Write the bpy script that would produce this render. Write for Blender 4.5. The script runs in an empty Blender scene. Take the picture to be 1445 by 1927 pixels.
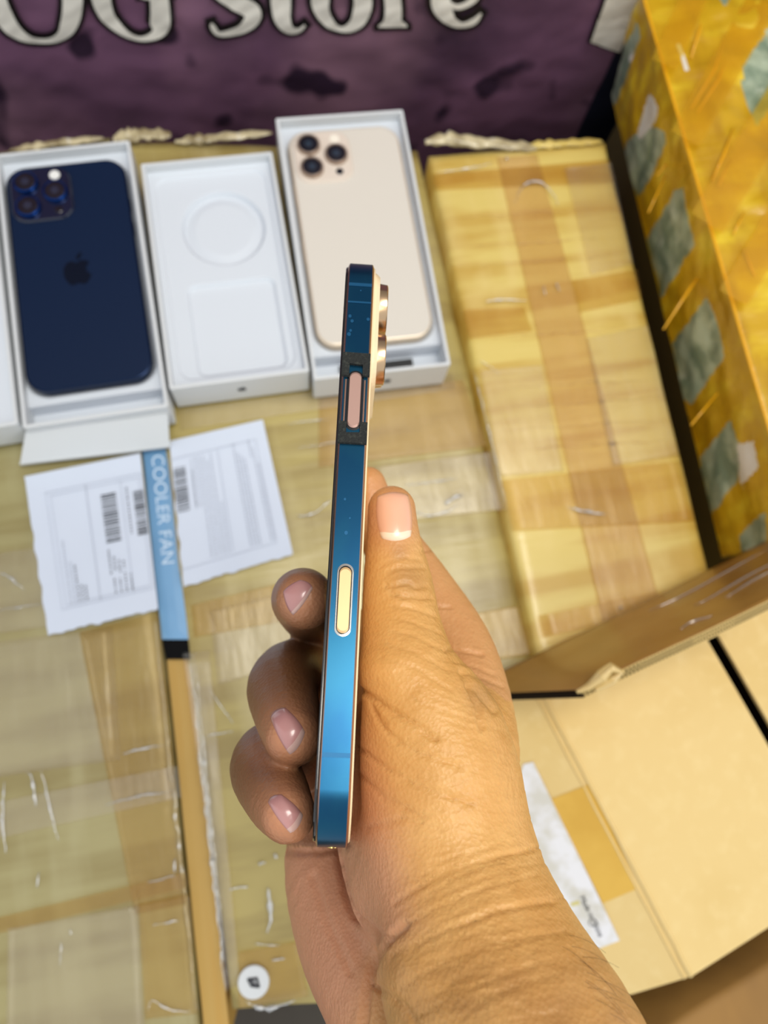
import bpy, bmesh, math, random
import numpy as np
from mathutils import Vector, Matrix, noise
from mathutils.bvhtree import BVHTree
random.seed(7); np.random.seed(7)
SC = bpy.context.scene; COL = SC.collection
IW, IH, F = 1445, 1927, 1500.0

# ------------------------------------------------------------------ camera
YAW = math.radians(-29.3); TILT = math.radians(14.74); ROLL = math.radians(20.44); CH = .5116
Rz = np.array([[math.cos(YAW), -math.sin(YAW), 0], [math.sin(YAW), math.cos(YAW), 0], [0, 0, 1]])
fw = np.array([0, math.sin(TILT), -math.cos(TILT)]); r0 = np.array([1., 0, 0]); u0 = np.cross(r0, fw)
cr = Rz @ (math.cos(ROLL)*r0 + math.sin(ROLL)*u0); cu = Rz @ (-math.sin(ROLL)*r0 + math.cos(ROLL)*u0); fw = Rz @ fw
CP = np.array([0, 0, CH])
CM = np.eye(4); CM[:3, 0] = cr; CM[:3, 1] = cu; CM[:3, 2] = -fw; CM[:3, 3] = CP
cd = bpy.data.cameras.new('camera'); cam = bpy.data.objects.new('camera', cd); COL.objects.link(cam)
cam.matrix_world = Matrix(CM.tolist()); SC.camera = cam
cd.sensor_fit = 'VERTICAL'; cd.sensor_height = 36; cd.lens = F/IH*36
cd.clip_start = .01; cd.clip_end = 50
cd.dof.use_dof = True; cd.dof.focus_distance = .215; cd.dof.aperture_fstop = 12.0

# ------------------------------------------------------------------ light
w = bpy.data.worlds.new('world'); SC.world = w; w.use_nodes = True
bgn = w.node_tree.nodes['Background']; bgn.inputs[0].default_value = (.93, .97, 1, 1); bgn.inputs[1].default_value = .78
def area(name, cam_pos, target, size, power, color):
    ld = bpy.data.lights.new(name, 'AREA'); ld.shape = 'RECTANGLE'; ld.size, ld.size_y = size; ld.energy = power; ld.color = color
    o = bpy.data.objects.new(name, ld); COL.objects.link(o)
    p = CP + cr*cam_pos[0] + cu*cam_pos[1] - fw*cam_pos[2]
    o.location = p; d = Vector(target) - Vector(p); o.rotation_euler = d.to_track_quat('-Z', 'Y').to_euler()
    return o
area('ceiling_light', (.35, .50, 1.15), (.05, .1, 0), (.55, .55), 11.5, (1, .96, .87))
area('room_light', (.95, -.15, .9), (.05, .1, 0), (.6, .9), 4.5, (1, .95, .85))
SC.view_settings.view_transform = 'Standard'; SC.view_settings.look = 'None'
SC.view_settings.gamma = 1; SC.view_settings.use_curve_mapping = False
SC.view_settings.exposure = 0.22

# ------------------------------------------------------------------ geometry helpers
def ray(px, py): return fw + cr*(px-IW/2)/F - cu*(py-IH/2)/F
def P(px, py, z=0.):
    d = ray(px, py); return CP + d*((z-CH)/d[2])
def C(px, py, d): return np.array([(px-IW/2)/F*d, -(py-IH/2)/F*d, -d])      # camera space
def c2w(v): return np.asarray(v) @ CM[:3, :3].T + CP
def w2c(v): return (np.asarray(v)-CP) @ CM[:3, :3]
def proj(v):
    c = w2c(v); return np.stack([IW/2+F*c[..., 0]/-c[..., 2], IH/2-F*c[..., 1]/-c[..., 2]], -1)
def inpoly(pts, poly):
    x, y = pts[:, 0], pts[:, 1]; ins = np.zeros(len(pts), bool); n = len(poly)
    for i in range(n):
        x1, y1 = poly[i]; x2, y2 = poly[(i+1) % n]
        if y1 == y2: continue
        ins ^= ((y1 > y) != (y2 > y)) & (x < (x2-x1)*(y-y1)/(y2-y1)+x1)
    return ins
def nz(x, y, z=0., s=1.): return noise.noise(Vector((x*s, y*s, z*s)))

def link(name, verts, faces, mats, parent=None, world=True, smooth=False, fm=None):
    verts = np.asarray(verts, float).reshape(-1, 3)
    o = bpy.data.objects.new(name, bpy.data.meshes.new(name)); COL.objects.link(o)
    if parent is not None:
        if world:
            inv = np.array(parent['_m'].to_list() if hasattr(parent['_m'], 'to_list') else parent['_m']).reshape(4, 4) if '_m' in parent else np.array(parent_world(parent))
            inv = np.linalg.inv(inv); verts = verts @ inv[:3, :3].T + inv[:3, 3]
        o.parent = parent
    elif world:
        c = np.array([(verts[:, 0].min()+verts[:, 0].max())/2, (verts[:, 1].min()+verts[:, 1].max())/2, verts[:, 2].min()])
        verts = verts - c; o.location = c
    o.data.from_pydata(verts.tolist(), [], [tuple(int(i) for i in f) for f in faces])
    if not isinstance(mats, (list, tuple)): mats = [mats]
    for m in mats: o.data.materials.append(m)
    if fm is not None: o.data.polygons.foreach_set('material_index', [int(i) for i in fm])
    if smooth: o.data.polygons.foreach_set('use_smooth', [True]*len(faces))
    o.data.update()
    return o
def parent_world(p):
    m = np.array(p.matrix_basis)
    while p.parent: p = p.parent; m = np.array(p.matrix_basis) @ m
    return m
def tag(o, label=None, cat=None, group=None, kind=None):
    if label: o['label'] = label
    if cat: o['category'] = cat
    if group: o['group'] = group
    if kind: o['kind'] = kind
    return o
def empty(name, loc=(0, 0, 0), M=None):
    o = bpy.data.objects.new(name, None); COL.objects.link(o); o.empty_display_size = .01
    if M is not None: o.matrix_basis = Matrix(np.asarray(M).tolist())
    else: o.location = loc
    return o

class MB:
    def __init__(s): s.v = []; s.f = []; s.m = []
    def add(s, v, f, m=0):
        b = len(s.v); s.v += [tuple(map(float, p)) for p in v]; s.f += [tuple(b+i for i in q) for q in f]; s.m += [m]*len(f)
    def poly(s, pts, m=0): s.add(pts, [tuple(range(len(pts)))], m)
    def build(s, name, mats, parent=None, world=True, smooth=False): return link(name, s.v, s.f, mats, parent, world, smooth, s.m)
def rrect(w_, h_, r, n=8, cx=0, cy=0):
    pts = []
    for (sx, sy, a0) in ((1, 1, 0), (-1, 1, 90), (-1, -1, 180), (1, -1, 270)):
        for k in range(n+1):
            a = math.radians(a0+90*k/n); pts.append((cx+sx*(w_/2-r)+r*math.cos(a), cy+sy*(h_/2-r)+r*math.sin(a)))
    return pts
def loft(rings, m=None, cap0=True, cap1=True):
    """rings: list of lists of 3d points, CCW seen from +axis"""
    v = []; f = []; fm = []; n = len(rings[0])
    for r in rings: v += list(r)
    for k in range(len(rings)-1):
        for i in range(n):
            j = (i+1) % n; f.append((k*n+i, k*n+j, (k+1)*n+j, (k+1)*n+i)); fm.append(m[k] if m else 0)
    if cap0: f.append(tuple(reversed(range(n)))); fm.append(m[0] if m else 0)
    if cap1: f.append(tuple(range((len(rings)-1)*n, len(rings)*n))); fm.append(m[-1] if m else 0)
    return v, f, fm
def bevel_slab(outline, z0, z1, b):
    """closed slab with small bevels from a ccw 2d outline, inset towards the centroid"""
    o = np.array(outline); n = len(o); t = np.roll(o, -1, 0)-np.roll(o, 1, 0); nn = np.stack([t[:, 1], -t[:, 0]], 1)
    nn /= np.linalg.norm(nn, axis=1)[:, None]+1e-12
    ins = o-nn*b
    R = lambda a, z: [(p[0], p[1], z) for p in a]
    return loft([R(ins, z0), R(o, z0+b), R(o, z1-b), R(ins, z1)])
def tube(mb, pts, rad, n=8, m=0):
    pts = [np.array(p, float) for p in pts]; rings = []
    for i, p in enumerate(pts):
        t = pts[min(i+1, len(pts)-1)]-pts[max(i-1, 0)]; t /= np.linalg.norm(t)+1e-12
        a = np.cross(t, [0, 0, 1.]);
        if np.linalg.norm(a) < 1e-3: a = np.cross(t, [0, 1., 0])
        a /= np.linalg.norm(a); b = np.cross(a, t); r = rad[i] if isinstance(rad, (list, tuple)) else rad
        rings.append([p+(a*math.cos(q)+b*math.sin(q))*r for q in [2*math.pi*k/n for k in range(n)]])
    v, f, fm = loft(rings); mb.add(v, f, m)
def hexbox(c4, zt, zb, n=(24, 24, 8), amp=.0, bulge=0., seed=0, rnd=.0):
    """c4: top corners TL TR BR BL (xy). A box of subdivided sides with noise, as verts/faces."""
    c4 = [np.array(c[:2]) for c in c4]; idx = {}; V = []; Fc = []
    def vid(i, j, k):
        key = (i, j, k)
        if key not in idx:
            u_, v_, w_ = i/n[0], j/n[1], k/n[2]
            p = (c4[0]*(1-u_)+c4[1]*u_)*(1-v_)+(c4[3]*(1-u_)+c4[2]*u_)*v_
            z = zb+(zt-zb)*w_
            if k == n[2]: z += bulge*math.sin(math.pi*u_)*math.sin(math.pi*v_)
            q = np.array([p[0], p[1], z])
            if rnd:
                eu = min(u_, 1-u_)*np.linalg.norm(c4[1]-c4[0]); ev = min(v_, 1-v_)*np.linalg.norm(c4[3]-c4[0])
                if k == n[2]:
                    e = min(eu, ev)
                    if e < rnd: q[2] -= (rnd-e)*.35
            if amp:
                s = 22
                q += amp*np.array([nz(q[0]+seed, q[1], q[2], s), nz(q[0], q[1]+seed+9, q[2], s), .8*nz(q[0]+3, q[1], q[2]+seed, s)*(1 if k else 0)])
            idx[key] = len(V); V.append(q)
        return idx[key]
    for i in range(n[0]):
        for j in range(n[1]):
            Fc.append((vid(i, j, n[2]), vid(i, j+1, n[2]), vid(i+1, j+1, n[2]), vid(i+1, j, n[2])))
            Fc.append((vid(i, j, 0), vid(i+1, j, 0), vid(i+1, j+1, 0), vid(i, j+1, 0)))
    for k in range(n[2]):
        for i in range(n[0]):
            Fc.append((vid(i, 0, k), vid(i, 0, k+1), vid(i+1, 0, k+1), vid(i+1, 0, k)))
            Fc.append((vid(i, n[1], k), vid(i+1, n[1], k), vid(i+1, n[1], k+1), vid(i, n[1], k+1)))
        for j in range(n[1]):
            Fc.append((vid(0, j, k), vid(0, j+1, k), vid(0, j+1, k+1), vid(0, j, k+1)))
            Fc.append((vid(n[0], j, k), vid(n[0], j, k+1), vid(n[0], j+1, k+1), vid(n[0], j+1, k)))
    return np.array(V), Fc
def patch(px4, z, n=(10, 10), amp=.0004, seed=0, thick=.0003, jag=0.):
    """thin sheet lying at height z, outline from 4 photo corners TL TR BR BL; both faces"""
    q = [P(x, y, 0)[:2] for x, y in px4]; V = []; Fc = []
    nx, ny = n
    for s in (0, 1):
        for j in range(ny+1):
            for i in range(nx+1):
                a, b = i/nx, j/ny; p = (q[0]*(1-a)+q[1]*a)*(1-b)+(q[3]*(1-a)+q[2]*a)*b
                if jag and (j in (0, ny)): p = p+(q[3]-q[0])/ny*jag*nz(p[0]*300+seed, p[1]*300)
                V.append((p[0], p[1], z+(thick if s else 0)+amp*(1+nz(p[0]+seed, p[1], 0, 45))))
    N = (nx+1)*(ny+1); I = lambda i, j, s: s*N+j*(nx+1)+i
    for j in range(ny):
        for i in range(nx):
            Fc.append((I(i, j, 1), I(i, j+1, 1), I(i+1, j+1, 1), I(i+1, j, 1))); Fc.append((I(i, j, 0), I(i+1, j, 0), I(i+1, j+1, 0), I(i, j+1, 0)))
    for i in range(nx):
        Fc.append((I(i, 0, 0), I(i, 0, 1), I(i+1, 0, 1), I(i+1, 0, 0))); Fc.append((I(i, ny, 0), I(i+1, ny, 0), I(i+1, ny, 1), I(i, ny, 1)))
    for j in range(ny):
        Fc.append((I(0, j, 0), I(0, j+1, 0), I(0, j+1, 1), I(0, j, 1))); Fc.append((I(nx, j, 0), I(nx, j, 1), I(nx, j+1, 1), I(nx, j+1, 0)))
    return V, Fc

# ------------------------------------------------------------------ materials
def s2l(c): return tuple(((x/255)/12.92 if x/255 <= .04045 else ((x/255+.055)/1.055)**2.4) for x in c)
def mat(name, col, rough=.5, metal=0., spec=.5, coat=0., bump=None, var=None, sss=0., trans=None):
    """col sRGB; var=(color2, scale(xyz), detail) mixes by noise; bump=(scale xyz, strength)"""
    m = bpy.data.materials.new(name); m.use_nodes = True; nt = m.node_tree; b = nt.nodes['Principled BSDF']
    b.inputs['Base Color'].default_value = s2l(col)+(1,); b.inputs['Roughness'].default_value = rough; b.inputs['Metallic'].default_value = metal
    b.inputs['Specular IOR Level'].default_value = spec; b.inputs['Coat Weight'].default_value = coat; b.inputs['Coat Roughness'].default_value = .15
    tc = nt.nodes.new('ShaderNodeTexCoord')
    def nzn(scale, det=4, dist=0.):
        mp = nt.nodes.new('ShaderNodeMapping'); mp.inputs['Scale'].default_value = scale; nt.links.new(tc.outputs['Object'], mp.inputs[0])
        n = nt.nodes.new('ShaderNodeTexNoise'); n.inputs['Scale'].default_value = 1; n.inputs['Detail'].default_value = det; n.inputs['Distortion'].default_value = dist
        nt.links.new(mp.outputs[0], n.inputs['Vector']); return n
    if var:
        src = s2l(col)+(1,); prev = None
        for (c2, sc, lo, hi, *rest) in var:
            n = nzn(sc, *(rest or (4,))); rp = nt.nodes.new('ShaderNodeMapRange'); rp.inputs[1].default_value = lo; rp.inputs[2].default_value = hi
            nt.links.new(n.outputs[0], rp.inputs[0]); mx = nt.nodes.new('ShaderNodeMix'); mx.data_type = 'RGBA'
            nt.links.new(rp.outputs[0], mx.inputs[0]); mx.inputs[6].default_value = src; mx.inputs[7].default_value = s2l(c2)+(1,)
            if prev: nt.links.new(prev.outputs[2], mx.inputs[6])
            prev = mx
        nt.links.new(prev.outputs[2], b.inputs['Base Color'])
    if bump:
        last = None
        for (sc, st, *rest) in bump:
            n = nzn(sc, *(rest or (4,))); bp = nt.nodes.new('ShaderNodeBump'); bp.inputs['Strength'].default_value = st; bp.inputs['Distance'].default_value = .001
            nt.links.new(n.outputs[0], bp.inputs['Height'])
            if last: nt.links.new(last.outputs[0], bp.inputs['Normal'])
            last = bp
        nt.links.new(last.outputs[0], b.inputs['Normal'])
        if coat: nt.links.new(last.outputs[0], b.inputs['Coat Normal'])
    if sss: b.inputs['Subsurface Weight'].default_value = sss; b.inputs['Subsurface Radius'].default_value = (.004, .0015, .0008); b.inputs['Subsurface Scale'].default_value = 1
    return m
def film(name, tint, gloss=.14, rough=.18, haze=.06, scale=(90, 25, 60), hcol=(235, 235, 225)):
    m = bpy.data.materials.new(name); m.use_nodes = True; nt = m.node_tree; nt.nodes.clear()
    out = nt.nodes.new('ShaderNodeOutputMaterial'); t = nt.nodes.new('ShaderNodeBsdfTransparent'); t.inputs[0].default_value = s2l(tint)+(1,)
    g = nt.nodes.new('ShaderNodeBsdfGlossy'); g.inputs['Roughness'].default_value = rough
    d = nt.nodes.new('ShaderNodeBsdfDiffuse'); d.inputs[0].default_value = s2l(hcol)+(1,)
    tc = nt.nodes.new('ShaderNodeTexCoord'); mp = nt.nodes.new('ShaderNodeMapping'); mp.inputs['Scale'].default_value = scale
    n = nt.nodes.new('ShaderNodeTexNoise'); n.inputs['Scale'].default_value = 1; n.inputs['Detail'].default_value = 4
    nt.links.new(tc.outputs['Object'], mp.inputs[0]); nt.links.new(mp.outputs[0], n.inputs['Vector'])
    bp = nt.nodes.new('ShaderNodeBump'); bp.inputs['Strength'].default_value = .8; bp.inputs['Distance'].default_value = .001
    nt.links.new(n.outputs[0], bp.inputs['Height']); nt.links.new(bp.outputs[0], g.inputs['Normal'])
    a = nt.nodes.new('ShaderNodeMixShader'); a.inputs[0].default_value = haze; nt.links.new(t.outputs[0], a.inputs[1]); nt.links.new(d.outputs[0], a.inputs[2])
    b = nt.nodes.new('ShaderNodeMixShader'); b.inputs[0].default_value = gloss; nt.links.new(a.outputs[0], b.inputs[1]); nt.links.new(g.outputs[0], b.inputs[2])
    nt.links.new(b.outputs[0], out.inputs[0]); return m

KO = mat('kraft_olive_falloff', (156, 146, 98), .45, coat=.3, var=[((138, 124, 74), (7, 45, 20), .42, .62), ((170, 162, 120), (30, 5, 10), .5, .72)], bump=[((18, 170, 60), .25), ((9, 60, 30), .5)])  # olive tape tone, darkened to put the light's falloff into the colour
KA = mat('kraft_wrapped_left', (176, 158, 92), .45, coat=.3, var=[((150, 130, 72), (7, 45, 20), .42, .62), ((192, 176, 122), (30, 5, 10), .5, .72)], bump=[((18, 170, 60), .25), ((9, 60, 30), .5)])
KB = mat('kraft_wrapped_mid', (222, 198, 110), .45, coat=.35, var=[((202, 166, 74), (5, 48, 20), .45, .6), ((232, 208, 134), (22, 9, 10), .5, .72)], bump=[((12, 150, 60), .3), ((9, 60, 30), .5)])
KC = mat('kraft_bare', (220, 192, 130), .75, var=[((212, 182, 116), (14, 14, 14), .45, .75), ((224, 198, 138), (120, 120, 120), .5, .8)], bump=[((400, 400, 400), .08)])
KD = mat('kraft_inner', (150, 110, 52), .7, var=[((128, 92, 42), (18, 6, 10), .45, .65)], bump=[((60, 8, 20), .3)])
KE = mat('kraft_hollow_shade', (26, 18, 9), .95, spec=.1)  # near-black stands for the shade inside the flutes and the carton
KL = mat('kraft_liner', (212, 184, 120), .8)
WB = mat('white_card', (214, 217, 219), .45, spec=.4, bump=[((300, 300, 300), .03)])
WI = mat('white_insert', (212, 218, 226), .6)
PAPER = mat('label_paper', (204, 212, 228), .6, bump=[((50, 50, 50), .15)])
INK = mat('ink_grey', (120, 124, 135), .7); INKD = mat('ink_dark', (42, 44, 52), .7); INKL = mat('ink_pale', (178, 184, 198), .7)
TAPE_CLEAR = film('tape_clear', (254, 252, 248), .05, .3, .03)
TAPE_TAN = film('tape_tan', (254, 250, 243), .03, .3, .12, hcol=(222, 184, 124))
TAPE_BROWN = film('tape_brown', (253, 248, 234), .03, .3, .06, hcol=(196, 150, 70))
TAPE_GLINT = film('tape_glint', (252, 252, 252), .42, .12, .26, scale=(400, 400, 400), hcol=(236, 240, 246))  # pale haze paints the highlights on tape wrinkles

def thing_world(name, pts_center, label, cat, group=None):
    return tag(empty(name, tuple(pts_center)), label, cat, group)

# ------------------------------------------------------------------ room shell
WA, WBp = P(0, 291, 0), P(1150, 252, 0); wd = WBp-WA; wd[2] = 0; wd /= np.linalg.norm(wd); wn = np.array([wd[1], -wd[0], 0])   # wn faces the camera
WO = WA+(-wn)*.078
def Q(px, py, off=0.):
    d = ray(px, py); o = WO+wn*off; t = np.dot(o-CP, wn)/np.dot(d, wn); return CP+d*t
wallmat = mat('painted_wall', (150, 148, 150), .8)
floormat = mat('concrete_floor', (70, 64, 56), .8, var=[((52, 46, 40), (4, 4, 4), .4, .6)])
mb = MB(); v, f, _ = bevel_slab([(-1.6, -1.4), (1.8, -1.4), (1.8, 1.3), (-1.6, 1.3)], -.46, -.40, .001); mb.add(v, f)
tag(mb.build('floor', floormat), kind='structure')
a = WO-wn*.05-wd*1.1; b = WO-wn*.05+wd*1.5
q = [a, b, b-wn*.05, a-wn*.05]
v, f, _ = loft([[(p[0], p[1], -.42) for p in q], [(p[0], p[1], 1.9) for p in q]]); mb = MB(); mb.add(v, f)
tag(mb.build('wall_back', wallmat), kind='structure')

# banner --------------------------------------------------------------
def wrk(s, z):
    return .004*nz(s*1.3, z, 2., 6)+.0016*nz(s+z*.6, z*1.5, 5., 30)+.0007*nz(s-z, z, 8., 80)
def bp_(s, z, off=0.): return WO+wd*s+np.array([0, 0, z])+wn*(wrk(s, z)+off)
BM = mat('banner_vinyl', (122, 86, 114), .42, coat=.15, var=[((54, 38, 58), (5, 5, 7), .47, .7, 5), ((150, 112, 132), (6, 6, 3), .5, .72, 3), ((50, 34, 54), (26, 26, 22), .64, .72, 1)], bump=[((30, 30, 40), .4)])
ban = tag(empty('banner', tuple(WO)), 'purple vinyl shop banner with white lettering hanging behind the boxes', 'banner')
NS, NZ = 220, 120; S0, S1, Z0, Z1 = -.55, .505, -.28, .42
V = []; Fc = []
for s_ in (0, 1):
    for j in range(NZ+1):
        for i in range(NS+1):
            V.append(bp_(S0+(S1-S0)*i/NS, Z0+(Z1-Z0)*j/NZ, -.0008*s_))
N = (NS+1)*(NZ+1)
for j in range(NZ):
    for i in range(NS):
        a = j*(NS+1)+i; Fc.append((a, a+1, a+NS+2, a+NS+1)); Fc.append((N+a, N+a+NS+1, N+a+NS+2, N+a+1))
cloth = link('banner_cloth', V, Fc, BM, ban, smooth=True)
navy = mat('banner_navy', (26, 30, 48), .5)
WHT = mat('banner_white', (232, 228, 218), .5); BLK = mat('banner_black', (16, 10, 14), .5)
mb = MB(); V = []; Fc = []
e0, e1 = Q(1146, 120), Q(1300, 120); sA = np.dot(e0-WO, wd); sB = sA+.12
for j in range(61):
    z = Z0+(Z1-Z0)*j/60
    for i in range(13):
        s = sA+(sB-sA)*i/12; s += .006*nz(0, z, 1, 14) if i == 0 else 0
        V.append(bp_(s, z, .0012))
for j in range(60):
    for i in range(12):
        a = j*13+i; Fc.append((a, a+1, a+14, a+13))
link('printed_border', V, Fc, navy, ban, smooth=True)
def ribbon(mb, pts, off, grow=0., m=0):
    """calligraphic stroke, pts (px,py,width px) on the banner; dense strip that follows the wrinkles"""
    P_ = np.array(pts, float); n = len(P_); out = []
    for i in range(n-1):                                        # catmull-rom
        p0, p1, p2, p3 = P_[max(i-1, 0)], P_[i], P_[i+1], P_[min(i+2, n-1)]
        for k in range(8):
            t = k/8; out.append(.5*((2*p1)+(-p0+p2)*t+(2*p0-5*p1+4*p2-p3)*t*t+(-p0+3*p1-3*p2+p3)*t**3))
    out.append(P_[-1]); out = np.array(out); L = []
    T = np.gradient(out[:, :2], axis=0); T /= np.linalg.norm(T, axis=1)[:, None]+1e-9
    if grow: out = np.vstack([out[0]-np.r_[T[0]*grow, 0], out, out[-1]+np.r_[T[-1]*grow, 0]]); T = np.vstack([T[0], T, T[-1]])
    base = len(mb.v)
    for p, t in zip(out, T):
        hw = max(p[2]/2, .6)+grow; nn = np.array([-t[1], t[0]])
        for k in (-1, -.5, 0, .5, 1):
            q = p[:2]+nn*hw*k; wq = Q(*q); d = wq-WO; mb.v.append(tuple(bp_(np.dot(d, wd), d[2], off)))
    for i in range(len(out)-1):
        for k in range(4):
            a = base+i*5+k; mb.f.append((a, a+5, a+6, a+1)); mb.m.append(m)
letters = {
 'O': [[(-8, -95, 24), (-14, -40, 36), (0, 10, 36), (24, 48, 26), (52, 68, 14), (85, 75, 9), (112, 66, 18), (128, 45, 32), (136, 10, 37), (134, -40, 36), (120, -95, 24), (60, -125, 14), (-8, -95, 20)]],
 'G': [[(300, -95, 16), (260, -120, 12), (215, -110, 20), (190, -60, 36), (190, -10, 36), (204, 30, 26), (232, 55, 14), (262, 67, 8), (290, 60, 16), (300, 45, 36), (301, 15, 36), (298, -20, 34)], [(262, -16, 6), (280, -18, 16), (322, -20, 10)]],
 's': [[(474, -52, 10), (448, -62, 14), (418, -54, 24), (410, -30, 30), (440, -6, 30), (470, 10, 32), (474, 26, 30), (456, 45, 20), (430, 54, 13), (410, 55, 9), (400, 42, 10), (397, 34, 4)]],
 't': [[(528, -80, 10), (527, -40, 34), (528, 0, 37), (531, 28, 30), (544, 48, 18), (560, 50, 10), (573, 40, 4)], [(505, -52, 10), (530, -54, 12), (566, -56, 8)]],
 'o': [[(640, -60, 12), (612, -42, 30), (602, -10, 34), (605, 15, 28), (620, 38, 18), (640, 49, 9), (660, 44, 18), (676, 25, 30), (682, -5, 34), (672, -42, 28), (640, -60, 12)]],
 'r': [[(736, -62, 22), (737, -20, 30), (739, 10, 31), (738, 30, 34), (738, 40, 52), (738, 44, 54)], [(745, -40, 10), (765, -58, 18), (785, -52, 24)]],
 'e': [[(830, -10, 10), (860, 4, 10), (890, -8, 14), (892, -36, 26), (868, -58, 14), (838, -46, 28), (828, -10, 36), (834, 12, 34), (848, 30, 20), (868, 38, 11), (890, 32, 12), (904, 18, 4)]],
 'L': [[(1222, -110, 60), (1172, -8, 62), (1137, 82, 58)]],
}
for k, ss in letters.items():
    mo = MB(); mw = MB()
    for s in ss: ribbon(mo, s, .0022, 9 if k != 'L' else 5); ribbon(mw, s, .0034)
    lw = mw.build('letter', WHT, ban); mo.build('letter_outline', BLK, lw); lw['label'] = 'white letter with black outline'

# ------------------------------------------------------------------ cartons
def carton(name, px4, zt, zb, m, label, n=(40, 60, 6), amp=.0013, rnd=.006, seed=0):
    q = [P(x, y, zt) for x, y in px4]; c = sum(q)/4; c[2] = zb
    root = thing_world(name, c, label, 'carton')
    V, Fc = hexbox(q, zt, zb, n, amp, 0, seed, rnd); V[:, 2] = np.minimum(V[:, 2], zt)
    link('carton_body', V, Fc, m, root, smooth=True); return root
def strip(root, name, px4, m, lift=.0004, n=(12, 24), amp=.0004, seed=0, z=0., jag=0):
    V, Fc = patch(px4, z+lift, n, amp, seed, jag=jag); return link(name, V, Fc, m, root, smooth=True)
def glint(root, name, pts, r, z=.001, m=None):  # whitish tapered tube drawn where a tape wrinkle catches light
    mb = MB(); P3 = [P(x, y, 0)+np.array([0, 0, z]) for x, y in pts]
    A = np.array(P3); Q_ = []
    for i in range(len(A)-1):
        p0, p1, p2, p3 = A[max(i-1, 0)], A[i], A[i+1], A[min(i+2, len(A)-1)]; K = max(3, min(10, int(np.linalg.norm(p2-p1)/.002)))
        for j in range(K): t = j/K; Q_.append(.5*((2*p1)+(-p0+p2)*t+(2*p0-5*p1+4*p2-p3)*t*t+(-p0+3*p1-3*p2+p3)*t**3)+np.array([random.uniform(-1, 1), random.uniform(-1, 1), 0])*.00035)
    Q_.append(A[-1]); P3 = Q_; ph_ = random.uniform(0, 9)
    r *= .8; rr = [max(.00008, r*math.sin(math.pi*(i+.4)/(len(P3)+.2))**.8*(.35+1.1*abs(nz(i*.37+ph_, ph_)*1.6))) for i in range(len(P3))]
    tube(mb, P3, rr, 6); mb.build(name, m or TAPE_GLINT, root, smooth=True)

cL = carton('shipping_carton', [(-230, 318), (206, 256), (376, 1960), (-260, 2010)], 0, -.30, KO, 'kraft shipping carton wrapped in clear tape at the far left under the navy phone', seed=1)
for i, (q, m) in enumerate([([(-60, 1215), (212, 1180), (228, 1430), (-60, 1470)], TAPE_CLEAR), ([(150, 1190), (300, 1150), (352, 1700), (255, 1720)], TAPE_BROWN),
        ([(-60, 1520), (335, 1440), (342, 1500), (-60, 1590)], TAPE_CLEAR), ([(-60, 1740), (352, 1640), (356, 1668), (-60, 1770)], TAPE_BROWN),
        ([(262, 1700), (358, 1680), (372, 1905), (275, 1915)], TAPE_BROWN), ([(-60, 1050), (95, 1030), (100, 1180), (-60, 1200)], TAPE_CLEAR), ([(18, 1745), (262, 1700), (275, 1935), (15, 1960)], TAPE_CLEAR)]):
    strip(cL, 'tape_strip', q, m, lift=.0004+.0003*i, seed=i)
for pts, r in [([(54, 1452), (64, 1466), (70, 1518)], .0011), ([(80, 1450), (88, 1480), (100, 1536), (112, 1580)], .0013), ([(10, 1470), (8, 1540), (14, 1605)], .0012), ([(76, 1640), (72, 1670)], .0008),
               ([(118, 1770), (114, 1815)], .0008), ([(134, 1745), (136, 1757)], .0007), ([(232, 1418), (270, 1408), (308, 1402)], .0011), ([(200, 1514), (260, 1498), (314, 1490)], .0009), ([(278, 1660), (330, 1646)], .0009), ([(288, 1740), (338, 1730)], .0009),
               ([(0, 1078), (24, 1090), (48, 1112)], .0010), ([(330, 1615), (330, 1640)], .0011), ([(-5, 1150), (60, 1140), (90, 1138)], .0006), ([(280, 1900), (288, 1880), (320, 1898), (360, 1900)], .0009)]:
    glint(cL, 'tape_crease_glint', pts, r, .0022)
mb = MB()
for i in range(26):                                              # painted glint on the glossy tape lip along the slot
    t = i/25; x = 297+76*t; y = 1210+715*t; 
glint(cL, 'tape_crease_glint', [(299+72*t/22+random.uniform(-2, 2), 1240+660*t/22) for t in range(23)], .0011, .0004)

cM = carton('shipping_carton', [(222, 262), (788, 286), (1012, 1300), (430, 1905)], 0, -.30, KA, 'kraft shipping carton under the empty white box and gold phone, wrapped in glossy clear tape', seed=4)
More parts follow.
